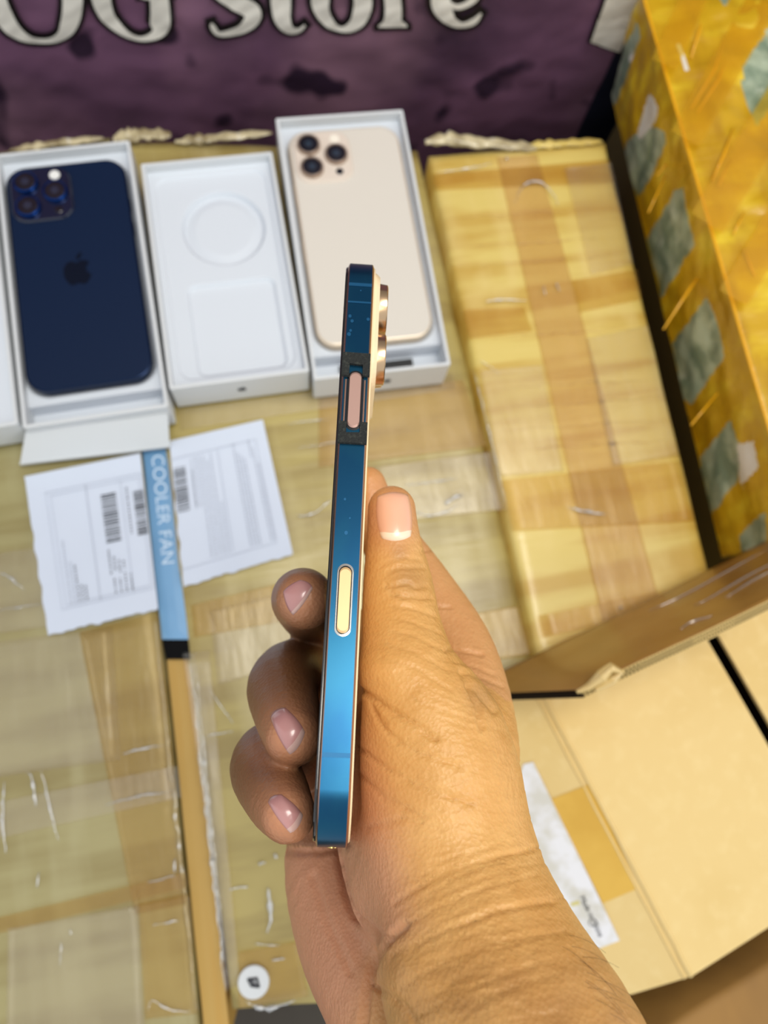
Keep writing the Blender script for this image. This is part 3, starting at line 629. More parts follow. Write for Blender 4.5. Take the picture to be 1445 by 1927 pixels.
mb = MB(); tube(mb, [P(1085, 1302, .101), P(1108, 1292, .103), P(1132, 1272, .107), P(1150, 1256, .109), P(1168, 1264, .108), P(1152, 1280, .106), P(1120, 1298, .103)], [.001, .002, .0035, .0028, .002, .0025, .001], 7)
mb.build('torn_tape', mat('torn_tape', (206, 178, 116), .25, coat=.5, bump=[((150, 150, 150), .8)]), fl)
# carton below, front
zD = -.03; q = [P(1180, 1975, zD), P(1600, 1715, zD), P(1700, 2100, zD), P(1300, 2300, zD)]
lowc = thing_world('shipping_carton', np.array([q[0][0]+.1, q[0][1]-.05, -.40]), 'brown carton in shadow at the bottom right corner, below the open carton', 'carton')
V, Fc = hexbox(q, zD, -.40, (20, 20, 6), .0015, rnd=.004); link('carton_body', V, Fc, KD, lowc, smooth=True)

# ------------------------------------------------------------------ smartphones
def apple_mark(s, z):
    """bitten apple outline with leaf, size s"""
    body = [(0, .30), (.10, .37), (.24, .40), (.38, .36), (.47, .27), (.36, .14), (.33, .0), (.38, -.14), (.49, -.22), (.42, -.40), (.30, -.56), (.18, -.60), (.05, -.54), (0, -.53), (-.05, -.54), (-.18, -.60), (-.30, -.56), (-.44, -.36), (-.50, -.10), (-.47, .15), (-.36, .33), (-.22, .40), (-.10, .37)]
    leaf = [(.0, .42), (.02, .56), (.10, .68), (.24, .74), (.22, .60), (.14, .48)]
    mb = MB()
    for o in (body, leaf):
        v, f, _ = loft([[(x*s, y*s, z) for x, y in reversed(o)][::-1] if 0 else [(x*s, y*s, z) for x, y in o[::-1]], [(x*s, y*s, z+.00012) for x, y in o[::-1]]]); mb.add(v, f)
    return mb
def phone(M, label, mt, held=False, l=.163, w_=.0776, h=.00825, logo=False, group=None, flashlit=False, ysc=None):
    root = tag(empty('smartphone', M=M), label, 'phone')
    r = .0135; n = 12
    def R(ins, z): return [(x, y, z) for x, y in rrect(w_-2*ins, l-2*ins, r-ins, n)]
    k = .0007
    v, f, fm = loft([R(.0011, -h/2+.0001), R(.0003, -h/2+k*.6), R(.00, -h/2+k), R(0, h/2-k), R(.0003, h/2-k*.6), R(.0011, h/2-.0001)], m=[1, 1, 0, 1, 1])
    mb = MB(); mb.v = v; mb.f = f; mb.m = fm; fo = mb.build('frame', [mt['side'], mt['edge']], root, world=False, smooth=True); fo.data.set_sharp_from_angle(angle=math.radians(22))
    v, f, _ = bevel_slab([(x, y) for x, y in rrect(w_-.0022, l-.0022, r-.0011, n)], -h/2-.0005, -h/2+.0006, .0003); mb = MB(); mb.add(v, f); mb.build('screen', mt['screen'], root, world=False, smooth=False)
    v, f, _ = bevel_slab([(x, y) for x, y in rrect(w_-.0022, l-.0022, r-.0011, n)], h/2-.0006, h/2+.0003, .0003); mb = MB(); mb.add(v, f); mb.build('back_glass', mt['back'], root, world=False)
    px_, py_ = -w_/2+.0225, l/2-.0225; zb = h/2+.0003
    pl = rrect(.040, .040, .0105, 10, px_, py_); pl2 = rrect(.0375, .0375, .0095, 10, px_, py_)
    v, f, _ = loft([[(x, y, zb-.0003) for x, y in pl], [(x, y, zb+.0006) for x, y in rrect(.0393, .0393, .0103, 10, px_, py_)], [(x, y, zb+.0016) for x, y in pl2]]); mb = MB(); mb.add(v, f)
    mod = mb.build('camera_plateau', mt['plateau'], root, world=False, smooth=False); zt = zb+.0016
    for (dx, dy) in ((-.0088, .0090), (-.0088, -.0090), (.0092, .0)):
        c = (px_+dx, py_+dy); ci = lambda rr, z, N_=40: [(c[0]+rr*math.cos(2*math.pi*i/N_), c[1]+rr*math.sin(2*math.pi*i/N_), z) for i in range(N_)]
        v, f, _ = loft([ci(.0082, zt-.0002), ci(.0080, zt+.0005), ci(.0078, zt+.0024), ci(.0074, zt+.0027), ci(.0066, zt+.0027), ci(.0064, zt+.0022)]); mb = MB(); mb.add(v, f)
        lens = mb.build('camera_lens', mt['ring'], root, world=False, smooth=True); lens.data.set_sharp_from_angle(angle=math.radians(30))
        mb = MB(); v, f, _ = loft([ci(.0064, zt+.0022), ci(.0064, zt+.00245), ci(.0060, zt+.00255)]); mb.add(v, f); mb.build('lens_glass', mt['lensglass'], lens, world=False)
        mb = MB(); v, f, _ = loft([ci(.0026, zt+.00255), ci(.0022, zt+.00262)]); mb.add(v, f); mb.build('lens_pupil', mt['pupil'], lens, world=False)
    for nm, (dx, dy), rr, mm in (('flash', (.0098, .0130), .0034, mt['flash']), ('depth_sensor', (.0098, -.0130), .0026, mt['lensglass'])):
        c = (px_+dx, py_+dy); ci = lambda rr_, z: [(c[0]+rr_*math.cos(2*math.pi*i/28), c[1]+rr_*math.sin(2*math.pi*i/28), z) for i in range(28)]
        v, f, _ = loft([ci(rr, zt-.0002), ci(rr, zt+.0002), ci(rr*.9, zt+.0003)]); mb = MB(); mb.add(v, f); mb.build(nm, mm, root, world=False)
    if logo: apple_mark(.0175, h/2+.0003).build('logo', mt['logo'], root, world=False)
    def pill(name, x, yc, ln, wd__, out, m, sx=-1, parent=None, inset=0.):
        # on the side face: long axis y, width z, sticking out along sx*x
        pts = rrect(ln, wd__, wd__/2-1e-5, 8)
        rr = lambda s_, o: [(x+sx*o, yc+a*s_, b*s_) for a, b in (pts if sx > 0 else pts[::-1])]
        v, f, _ = loft([rr(1, -.0004), rr(1, out*.6), rr(.93, out)]); mb = MB(); mb.add(v, f); return mb.build(name, m, parent or root, world=False)
    if not held:
        for y0, ln, sx in ((.046, .010, 1), (.028, .010, 1), (.034, .017, -1), (-.01, .018, -1)): pill('side_button', sx*w_/2, y0, ln, .0032, .0004, mt['edge'], sx)
        return root
    Y = ysc
    # upper side button with surround, lower camera control with bright ring
    ub = pill('side_button', -w_/2, (Y(702)+Y(806))/2, abs(Y(702)-Y(806)), .0034, .0007, mt['button'])
    pill('button_recess', -w_/2, (Y(698)+Y(810))/2, abs(Y(698)-Y(810)), .0046, .00012, mt['black'], parent=ub)
    cb = pill('camera_control', -w_/2, (Y(1068)+Y(1192))/2, abs(Y(1068)-Y(1192)), .0031, .0006, mt['button2'])
    pill('control_gap', -w_/2, (Y(1064)+Y(1195))/2, abs(Y(1064)-Y(1195)), .0037, .00030, mt['black'], parent=cb)
    pill('control_ring', -w_/2, (Y(1061)+Y(1198))/2, abs(Y(1061)-Y(1198)), .0043, .00022, mt['chrome'], parent=cb)
    # film edges beside the upper button
    for zz in (-.0027, .0027):
        mb = MB(); v, f, _ = loft([[(-w_/2-.00005, Y(715), zz-.0003), (-w_/2-.00005, Y(795), zz-.0003), (-w_/2-.00005, Y(795), zz+.0003), (-w_/2-.00005, Y(715), zz+.0003)], [(-w_/2-.0002, Y(715), zz-.0002), (-w_/2-.0002, Y(795), zz-.0002), (-w_/2-.0002, Y(795), zz+.0002), (-w_/2-.0002, Y(715), zz+.0002)]]); mb.add(v, f); mb.build('film_edge', mt['edge'], root, world=False)
    # black foam brackets above and below the button
    for (y0, y1, sgn) in ((Y(710), Y(668), 1), (Y(796), Y(836), -1)):
        ya, yb = min(y0, y1), max(y0, y1); zo = .0040; zi = .0019; notch = (yb-ya)*.52
        o = [(ya, -zo), (ya, -zi), (ya+notch, -zi), (ya+notch, zi), (ya, zi), (ya, zo), (yb, zo), (yb, -zo)] if sgn > 0 else [(yb, zo), (yb, zi), (yb-notch, zi), (yb-notch, -zi), (yb, -zi), (yb, -zo), (ya, -zo), (ya, zo)]
        o = [(y+random.uniform(-.0002, .0002), z) for y, z in o]
        v, f, _ = loft([[(-w_/2, y, z) for y, z in o], [(-w_/2-.0011, y*1, z) for y, z in o]]); mb = MB(); mb.add(v, f)
        ob = mb.build('foam_pad', mt['foam'], root, world=False); bm = bmesh.new(); bm.from_mesh(ob.data); bmesh.ops.recalc_face_normals(bm, faces=bm.faces); bm.to_mesh(ob.data); bm.free()
    # antenna bands and film end
    for y0, wy, xx in ((Y(536), .0011, .00012), (Y(1421), .0011, .00012), (Y(569), .0006, .00012)):
        mb = MB(); v, f, _ = loft([[(-w_/2+.0002, y0-wy/2, -h/2+k), (-w_/2+.0002, y0+wy/2, -h/2+k), (-w_/2+.0002, y0+wy/2, h/2-k), (-w_/2+.0002, y0-wy/2, h/2-k)], [(-w_/2-xx, y0-wy/2, -h/2+k), (-w_/2-xx, y0+wy/2, -h/2+k), (-w_/2-xx, y0+wy/2, h/2-k), (-w_/2-xx, y0-wy/2, h/2-k)]]); mb.add(v, f)
        mb.build('antenna_band', mt['band'], root, world=False)
    mb = MB()
    for (py, zz, s_) in ((605, -.0019, .0006), (623, -.0022, .0005), (600, .0028, .0006), (630, -.0026, .0007), (547, .0002, .0003), (596, -.0026, .0006), (940, -.0012, .0004), (975, .0004, .0003), (1003, -.0004, .0006)):
        c_ = Y(py); v = [(-w_/2-.00008, c_+s_*math.cos(a), zz+s_*.8*math.sin(a)) for a in [i*math.pi/5 for i in range(10)]]; mb.add(v, [tuple(range(10))])
    mb.build('film_bubbles', mt['band'], root, world=False)
    # charging port and screws at the lower end
    mb = MB(); v, f, _ = loft([[(a, -l/2+.0002, b) for a, b in rrect(.009, .0032, .0015, 6)], [(a, -l/2-.0002, b) for a, b in rrect(.009, .0032, .0015, 6)]]); mb.add(v, f); mb.build('charging_port', mt['black'], root, world=False)
    mb = MB()
    for x, z in ((-.0235, .0006), (-.0262, .0009), (-.0262, -.0006), (-.0205, .0), (-.018, 0), (-.0285, .0)):
        v, f, _ = loft([[(x+a, -l/2+.0002, z+b) for a, b in rrect(.0011, .0009, .0004, 4)], [(x+a, -l/2-.0001, z+b) for a, b in rrect(.0011, .0009, .0004, 4)]]); mb.add(v, f)
    mb.build('speaker_grille', mt['gold'], root, world=False)
    return root
black = mat('gloss_black', (8, 8, 10), .12, coat=.4); chrome = mat('chrome', (220, 216, 210), .15, 1.)
GLS = mat('lens_glass', (8, 10, 14), .05, coat=1.); PUP = mat('lens_pupil', (34, 40, 58), .1, coat=1.)
navyS = dict(side=mat('navy_frame', (22, 44, 78), .25, .8), edge=mat('navy_edge', (16, 32, 60), .25, .8), screen=black, back=mat('navy_back', (4, 26, 56), .5, spec=.2), plateau=mat('navy_plateau', (6, 18, 44), .12, coat=.6),
             ring=mat('navy_ring', (20, 60, 130), .18, .9), lensglass=GLS, pupil=PUP, flash=mat('flash_white', (240, 240, 236), .3), logo=mat('navy_logo', (3, 12, 30), .35, spec=.2))
goldS = dict(side=mat('cream_frame', (226, 208, 184), .3, .5), edge=mat('cream_edge', (226, 208, 184), .3, .4), screen=black, back=mat('cream_back', (216, 209, 198), .5, spec=.3), plateau=mat('cream_plateau', (222, 208, 194), .4),
             ring=mat('cream_ring', (160, 140, 124), .3, .7), lensglass=mat('lens_black', (8, 14, 24), .2, coat=.3), pupil=mat('lens_pupil_grey', (40, 52, 66), .2), flash=mat('flash_cream', (246, 238, 222), .4), logo=None)
heldS = dict(side=mat('blue_film', (24, 80, 108), .27, .88, coat=.06, var=[((18, 70, 104), (60, 30, 60), .4, .6)]), edge=mat('rose_gold_edge', (176, 138, 120), .22, .95), screen=black, back=mat('gold_back', (240, 214, 170), .35, spec=.5), plateau=mat('gold_plateau', (242, 218, 178), .3, coat=.3),
             ring=mat('gold_ring', (206, 174, 138), .22, 1.), lensglass=GLS, pupil=PUP, flash=mat('flash_gold', (246, 238, 222), .4), logo=None,
             button=mat('rose_button', (176, 140, 128), .4, .3), button2=mat('gold_button', (224, 184, 132), .35, .3), black=black, chrome=chrome, foam=mat('black_foam', (34, 36, 34), .9, bump=[((1500, 1500, 1500), .9)], var=[((58, 60, 54), (900, 900, 900), .55, .7)]),
             band=mat('film_light_blue', (22, 84, 124), .4, .6), gold=mat('gold_contact', (226, 200, 120), .3, .9))

# boxed phones --------------------------------------------------------
def fit_rect(px4, z, w_, l):
    q = np.array([P(x, y, z) for x, y in px4]); c = q.mean(0); d = (q[0]+q[1]-q[2]-q[3]); a = math.atan2(d[1], d[0])-math.pi/2
    wm = (np.linalg.norm(q[1]-q[0])+np.linalg.norm(q[2]-q[3]))/2; lm = (np.linalg.norm(q[3]-q[0])+np.linalg.norm(q[2]-q[1]))/2
    return c, a, wm, lm
def smat(c, a):
    m = np.eye(4); m[:2, :2] = [[math.cos(a), -math.sin(a)], [math.sin(a), math.cos(a)]]; m[:3, 3] = c; return m
def sstep(a, b, x): t = np.clip((x-a)/(b-a), 0, 1); return t*t*(3-2*t)
def white_box(px4, h, label, insert, name='phone_box', z0=.0046, scale_l=None):
    c, a, W_, L_ = fit_rect(px4, h, 0, 0); c[2] = z0; H_ = h-z0
    root = tag(empty(name, M=smat(c, a)), label, 'box', 'white phone boxes on the cartons'); t = .0022
    mb = MB(); o = rrect(W_, L_, .0012, 3); i_ = rrect(W_-2*t, L_-2*t, .0008, 3); R = lambda p, z: [(x, y, z) for x, y in p]
    v, f, _ = loft([R(o, 0), R(o, H_-.0003), R(rrect(W_-.0006, L_-.0006, .001, 3), H_), R(rrect(W_-2*t+.0004, L_-2*t+.0004, .001, 3), H_), R(i_, H_-.0004), R(i_, .002)]); mb.add(v, f)
    mb.build('tray_wall', WB, root, world=False)
    nx, ny = 110, 220; V = []; Fc = []; w2, l2 = W_/2-t-.0001, L_/2-t-.0001
    xs = np.linspace(-w2, w2, nx+1); ys = np.linspace(l2, -l2, ny+1); X, Y_ = np.meshgrid(xs, ys)
    Z = insert(X, Y_, W_, L_, H_)
    V = np.stack([X, Y_, Z], -1).reshape(-1, 3); b = [(x, y, .0021) for x, y in ((-w2, l2), (w2, l2), (w2, -l2), (-w2, -l2))]
    for j in range(ny):
        for i in range(nx): k = j*(nx+1)+i; Fc.append((k, k+nx+1, k+nx+2, k+1))
    link('insert', V, Fc, WI, root, world=False, smooth=False)
    return root, W_, L_, H_, smat(c, a)
def rr_sd(X, Y, cx, cy, w_, l, r):
    qx = np.abs(X-cx)-w_/2+r; qy = np.abs(Y-cy)-l/2+r; return np.hypot(np.maximum(qx, 0), np.maximum(qy, 0))+np.minimum(np.maximum(qx, qy), 0)-r
# box 2, empty
def ins2(X, Y, W_, L_, H_):
    Z = np.full_like(X, H_-.0085); d = rr_sd(X, Y, 0, 0, W_-.014, L_-.016, .008); Z += .0015*sstep(-.001, .001, d)
    rc = np.hypot(X-.004, Y-L_*.20); Z -= .0042*(1-sstep(.0255, .0285, rc)); Z += .0018*(1-sstep(.018, .027, rc))
    d2 = rr_sd(X, Y, .003, -L_*.245, W_*.66, L_*.40, .006); Z -= .0026*(1-sstep(-.0022, .0006, d2)); return Z
b2, W2, L2, H2, M2 = white_box([(266, 309), (510, 284), (584, 701), (317, 730)], .035, 'empty white phone box with a round recess, between the two boxed phones', ins2)
mb = apple_mark(.0050, 0); Vv = np.array(mb.v); mb.v = [(x*1.2, -L2/2-.0001, H2*.52+y) for x, y, z in Vv]
mb.build('logo', INKD, b2, world=False)
# box 3, gold phone
def mk_ins(phone_l, phone_off, comp_y0, comp_y1, depth=.018):
    def g(X, Y, W_, L_, H_):
        Z = np.full_like(X, H_-.0115); Z += .0035*sstep(-.0015, .0015, rr_sd(X, Y, phone_off[0], phone_off[1], .0795, phone_l+.002, .014))
        comp = sstep(comp_y0-.0006, comp_y0+.0006, -Y)*(1-sstep(comp_y1-.0006, comp_y1+.0006, -Y)); Z -= depth*comp; return np.maximum(Z, .0022)
    return g
c3 = [(518, 220), (758, 208), (849, 690), (590, 711)]
cc3, a3, W3_, L3_ = fit_rect(c3, .035, 0, 0)
b3, W3, L3, H3, M3 = white_box(c3, .035, 'white phone box holding the cream gold phone, rightmost of the row', mk_ins(.163, (.0, L3_/2-.163/2-.010), -(L3_/2-.163-.0155), L3_/2-.004, .012))
b3c = MB(); v, f, _ = bevel_slab([(-.026, -L3/2+.0070), (.024, -L3/2+.0070), (.024, -L3/2+.0155), (-.026, -L3/2+.0155)], H3-.0225, H3-.0180, .0004); b3c.add(v, f)
b3c.build('black_tab', mat('black_tab', (14, 14, 16), .5), b3, world=False)
mb = apple_mark(.0050, 0); Vv = np.array(mb.v); mb.v = [(x*1.2+.004, -L3/2-.0001, H3*.5+y) for x, y, z in Vv]; mb.build('logo', INKD, b3, world=False)
def phone_on(M, off, z, ang=0.):
    m = np.eye(4); m[:3, 3] = (off[0], off[1], z); return np.asarray(M) @ m @ smat((0, 0, 0), ang)
zph = .035-.0046-.0115+.0047
phone(phone_on(M3, (.0, L3/2-.163/2-.010), zph), 'cream gold smartphone lying face down in the rightmost white box', goldS)
# box 1, navy phone
c1 = [(-10, 286), (243, 268), (318, 768), (42, 803)]
cc1, a1, W1_, L1_ = fit_rect(c1, .035, 0, 0)
b1, W1, L1, H1, M1 = white_box(c1, .035, 'white phone box holding the navy blue phone, under the banner at the left', mk_ins(.161, (-.001, L1_/2-.161/2-.0105), -(L1_/2-.161-.018), L1_/2-.003, .010))
phone(phone_on(M1, (-.001, L1/2-.161/2-.0105), zph), 'navy blue smartphone lying face down in the left white box', navyS, l=.161, logo=True)
# box 0, sliver at the left frame edge
b0, *_ = white_box([(-285, 322), (-22, 296), (34, 802), (-250, 838)], .035, 'white box cut by the left frame edge, beside the navy phone box', lambda X, Y, W_, L_, H_: np.full_like(X, H_-.003))
# leaning lid panel in front of box 1
q = [P(48, 812, .027), P(316, 780, .027), P(319, 838, .0075), P(38, 871, .0075)]
lid = tag(empty('box_lid', tuple(sum(q)/4*np.array([1, 1, 0])+np.array([0, 0, .0046]))), 'white box lid panel leaning against the front of the navy phone box', 'lid')
slab4('lid_panel', q, .0028, WB, (8, 4), .0004, parent=lid)
q2 = [P(38, 871, .0075), P(319, 838, .0075), P(319, 838, .0075)-np.array([0, 0, .0025])+0, P(38, 871, .0075)-np.array([0, 0, .0025])]
mb = MB(); nn_ = q[3]-q[0]; nn_[2] = 0; nn_ /= np.linalg.norm(nn_)
v, f, _ = loft([[q[3]-nn_*.002+np.array([0, 0, -.0028]), q[2]-nn_*.002+np.array([0, 0, -.0028]), q[2]+nn_*.001+np.array([0, 0, -.0028]), q[3]+nn_*.001+np.array([0, 0, -.0028])], [q[3]-nn_*.002, q[2]-nn_*.002, q[2]+nn_*.001, q[3]+nn_*.001]]); mb.add(v, f); mb.build('lid_edge', WB, lid)

# ------------------------------------------------------------------ held phone
Bp, Tp = C(623, 1601, .186), C(682, 462, .244)
Lc_ = Tp-Bp; PL = np.linalg.norm(Lc_); Lc_ /= PL; mid = (Bp+Tp)/2; vd = mid/np.linalg.norm(mid)
Tc = np.cross(vd, Lc_); Tc /= np.linalg.norm(Tc)
if Tc[0] < 0: Tc = -Tc
Wc = np.cross(Lc_, Tc); PW, PH = .0776*PL/.163, .0083
Oc = mid+Wc*PW/2
MP = np.eye(4); MP[:3, 0] = Wc; MP[:3, 1] = Lc_; MP[:3, 2] = Tc; MP[:3, 3] = Oc       # camera space
def Yl(py):
    lo, hi = 0., 1.
    for _ in range(40):
        m = (lo+hi)/2; p = Bp*(1-m)+Tp*m; y = IH/2-F*p[1]/-p[2]
        if y > py: lo = m
        else: hi = m
    return (lo-.5)*PL
phone(CM @ MP, 'gold smartphone with blue film on its side, held edge-on in the hand', heldS, held=True, l=PL, w_=PW, h=PH, ysc=Yl)

# ------------------------------------------------------------------ hand
VX = .00095
def smin(a, b, k):
    h_ = np.maximum(k-np.abs(a-b), 0)/k; return np.minimum(a, b)-h_*h_*k*.25
class Field:
    def __init__(s, lo, hi):
        s.lo = np.array(lo); n = np.ceil((np.array(hi)-s.lo)/VX).astype(int)+1; s.n = n
        ax = [s.lo[i]+VX*np.arange(n[i]) for i in range(3)]; s.X, s.Y, s.Z = np.meshgrid(*ax, indexing='ij'); s.X = s.X.astype(np.float32); s.Y = s.Y.astype(np.float32); s.Z = s.Z.astype(np.float32)
    def cap(s, a, b, out):
        (pa, ra), (pb, rb) = a, b; d = pb-pa; L2_ = float(d@d)+1e-12
        m_ = max(ra, rb)+.02; lo = np.clip(((np.minimum(pa, pb)-m_-s.lo)/VX).astype(int), 0, s.n-1); hi = np.clip(((np.maximum(pa, pb)+m_-s.lo)/VX).astype(int)+2, 1, s.n)
        sl = tuple(slice(int(l_), int(h_)) for l_, h_ in zip(lo, hi)); X, Y, Z = s.X[sl]-pa[0], s.Y[sl]-pa[1], s.Z[sl]-pa[2]
        t = np.clip((X*d[0]+Y*d[1]+Z*d[2])/L2_, 0, 1)
        out[sl] = np.minimum(out[sl], np.sqrt((X-t*d[0])**2+(Y-t*d[1])**2+(Z-t*d[2])**2)-(ra+t*(rb-ra)))
    def chain(s, pts, k=.004):
        A = np.array([list(C(x, y, d))+[r*d/F] for x, y, d, r in pts]); n = len(A); Q = []
        for i in range(n-1):
            p0, p1, p2, p3 = A[max(i-1, 0)], A[i], A[i+1], A[min(i+2, n-1)]
            for j in range(4):
                t = j/4; Q.append(.5*((2*p1)+(-p0+p2)*t+(2*p0-5*p1+4*p2-p3)*t*t+(-p0+3*p1-3*p2+p3)*t**3))
        Q.append(A[-1]); out = np.full(s.X.shape, .5, np.float32)
        for a, b in zip(Q[:-1], Q[1:]): s.cap((a[:3], a[3]), (b[:3], b[3]), out)
        return out
fld = Field((-.060, -.210, -.385), (.120, .030, -.085))
thumb = fld.chain([(737, 959, .250, 45), (740, 1010, .247, 50), (748, 1100, .243, 65), (757, 1190, .236, 77), (776, 1275, .228, 92), (812, 1370, .226, 120)])
index = fld.chain([(692, 912, .292, 34), (712, 985, .292, 48), (784, 1100, .290, 62), (850, 1215, .280, 74), (880, 1320, .265, 82), (872, 1410, .250, 105)])
body = fld.chain([(808, 1370, .226, 120), (826, 1450, .224, 148), (846, 1590, .218, 158), (872, 1700, .210, 168), (922, 1850, .197, 204), (1000, 2030, .182, 240), (1090, 2300, .168, 270)])
palm2 = fld.chain([(736, 1365, .245, 66), (742, 1470, .248, 108), (760, 1560, .244, 128), (800, 1640, .232, 150)])
hypo = fld.chain([(640, 1500, .300, 80), (648, 1620, .282, 112), (690, 1740, .262, 135), (752, 1850, .240, 150), (850, 1990, .22, 180)])
meta = smin(fld.chain([(860, 1340, .285, 78), (760, 1340, .318, 70), (690, 1420, .318, 66), (650, 1520, .305, 66)]), fld.chain([(820, 1480, .27, 115), (720, 1560, .29, 90)]), .014)
B_ = smin(body, palm2, .010); B_ = smin(B_, thumb, .006); B_ = smin(B_, meta, .016); B_ = smin(B_, index, .007); B_ = smin(B_, hypo, .0065)
mfin = fld.chain([(760, 1310, .325, 62), (668, 1215, .348, 60), (603, 1165, .318, 60), (572, 1131, .268, 60), (574, 1129, .246, 56)])
rfin = fld.chain([(720, 1390, .325, 64), (640, 1320, .335, 64), (570, 1272, .305, 68), (533, 1290, .268, 67), (540, 1340, .244, 63), (552, 1386, .228, 55)])
pfin = fld.chain([(668, 1480, .318, 62), (600, 1440, .312, 62), (528, 1420, .272, 66), (500, 1445, .248, 67), (522, 1500, .226, 62), (541, 1532, .214, 53)])
for fg in (mfin, rfin, pfin): B_ = smin(B_, np.maximum(fg, -np.full_like(fg, 1.)), .0018)
# press against the phone: keep a clear slab
inv = np.linalg.inv(MP); qx = inv[0, 0]*fld.X+inv[0, 1]*fld.Y+inv[0, 2]*fld.Z+inv[0, 3]; qy = inv[1, 0]*fld.X+inv[1, 1]*fld.Y+inv[1, 2]*fld.Z+inv[1, 3]; qz = inv[2, 0]*fld.X+inv[2, 1]*fld.Y+inv[2, 2]*fld.Z+inv[2, 3]
dx, dy, dz = np.abs(qx)-PW/2-.0004, np.abs(qy)-PL/2-.0004, np.abs(qz)-PH/2-.0009
box = np.sqrt(np.maximum(dx, 0)**2+np.maximum(dy, 0)**2+np.maximum(dz, 0)**2)+np.minimum(np.maximum(dx, np.maximum(dy, dz)), 0)
B_ = np.maximum(B_, -box)
del dx, dy, dz, qx, qy, qz, box
def surface_nets(D, lo, h_):
    S = D < 0; nx, ny, nz_ = D.shape
    c = [S[i:nx-1+i, j:ny-1+j, k:nz_-1+k] for i in (0, 1) for j in (0, 1) for k in (0, 1)]
    cnt = sum(x.astype(np.int8) for x in c); act = (cnt > 0) & (cnt < 8); ids = -np.ones(act.shape, int); ai = np.argwhere(act); ids[act] = np.arange(len(ai))
    acc = np.zeros((len(ai), 3)); num = np.zeros(len(ai)); corners = [(i, j, k) for i in (0, 1) for j in (0, 1) for k in (0, 1)]
    for a in range(8):
        for b in range(a+1, 8):
            ca, cb_ = np.array(corners[a]), np.array(corners[b])
            if abs(ca-cb_).sum() != 1: continue
            va = D[tuple((ai+ca).T)]; vb = D[tuple((ai+cb_).T)]; m = (va < 0) != (vb < 0); t = np.where(m, va/np.where(m, va-vb, 1), 0)
            acc[m] += (ca+(cb_-ca)*t[:, None])[m]; num[m] += 1
    V = (ai+acc/num[:, None])*h_+lo; Fq = []
    for ax in range(3):
        sl0 = [slice(None)]*3; sl1 = [slice(None)]*3; sl0[ax] = slice(0, -1); sl1[ax] = slice(1, None); A, Bv = S[tuple(sl0)], S[tuple(sl1)]
        e_ = np.argwhere(A != Bv); o1, o2 = [(1, 2), (2, 0), (0, 1)][ax]
        ok = (e_[:, o1] > 0) & (e_[:, o2] > 0) & (e_[:, o1] < D.shape[o1]-1) & (e_[:, o2] < D.shape[o2]-1); e_ = e_[ok]; ins = A[tuple(e_.T)]
        def g(d1, d2): x = e_.copy(); x[:, o1] -= d1; x[:, o2] -= d2; return ids[tuple(x.T)]
        q_ = np.stack([g(1, 1), g(0, 1), g(0, 0), g(1, 0)], 1); q_[~ins] = q_[~ins][:, ::-1]; Fq.append(q_)
    return V, np.vstack(Fq)
HV, HF = surface_nets(B_, fld.lo, VX); del B_
def relax(V, Fq, it, lam=.5):
    E_ = np.vstack([Fq[:, [0, 1]], Fq[:, [1, 2]], Fq[:, [2, 3]], Fq[:, [3, 0]]]); n = len(V)
    for k in range(it):
        s = np.zeros_like(V); c = np.zeros(n)
        for a in range(3): s[:, a] = np.bincount(E_[:, 0], V[E_[:, 1], a], n)+np.bincount(E_[:, 1], V[E_[:, 0], a], n)
        c = np.bincount(E_[:, 0], minlength=n)+np.bincount(E_[:, 1], minlength=n); V = V+(s/c[:, None]-V)*(lam if k % 2 == 0 else -lam*.96)
    return V
HV = relax(HV, HF, 8)
def vnorm(V, Fq):
    fn = np.cross(V[Fq[:, 2]]-V[Fq[:, 0]], V[Fq[:, 3]]-V[Fq[:, 1]]); N_ = np.zeros_like(V)
    for k in range(4):
        for a in range(3): N_[:, a] += np.bincount(Fq[:, k], fn[:, a], len(V))
    return N_/(np.linalg.norm(N_, axis=1)[:, None]+1e-12)
HN = vnorm(HV, HF)
hp = np.stack([IW/2+F*HV[:, 0]/-HV[:, 2], IH/2-F*HV[:, 1]/-HV[:, 2]], 1); dep = -HV[:, 2]; facing = (HN*HV).sum(1) < 0
def segdist(pts, poly):
    best = np.full(len(pts), 1e9)
    for a, b in zip(poly[:-1], poly[1:]):
        a = np.array(a, float); b = np.array(b, float); d = b-a; t = np.clip(((pts-a)@d)/(d@d+1e-9), 0, 1); best = np.minimum(best, np.linalg.norm(pts-a-t[:, None]*d, axis=1))
    return best
def wob(pts, n=5, amp=2.5, seed=0):
    out = []
    for a, b in zip(pts[:-1], pts[1:]):
        for k in range(n):
            t = k/n; x, y = a[0]*(1-t)+b[0]*t, a[1]*(1-t)+b[1]*t; out.append((x+amp*nz(x*.05+seed, y*.05), y+amp*nz(y*.05+seed, x*.05+7)))
    return out+[pts[-1]]
disp = np.zeros(len(HV))
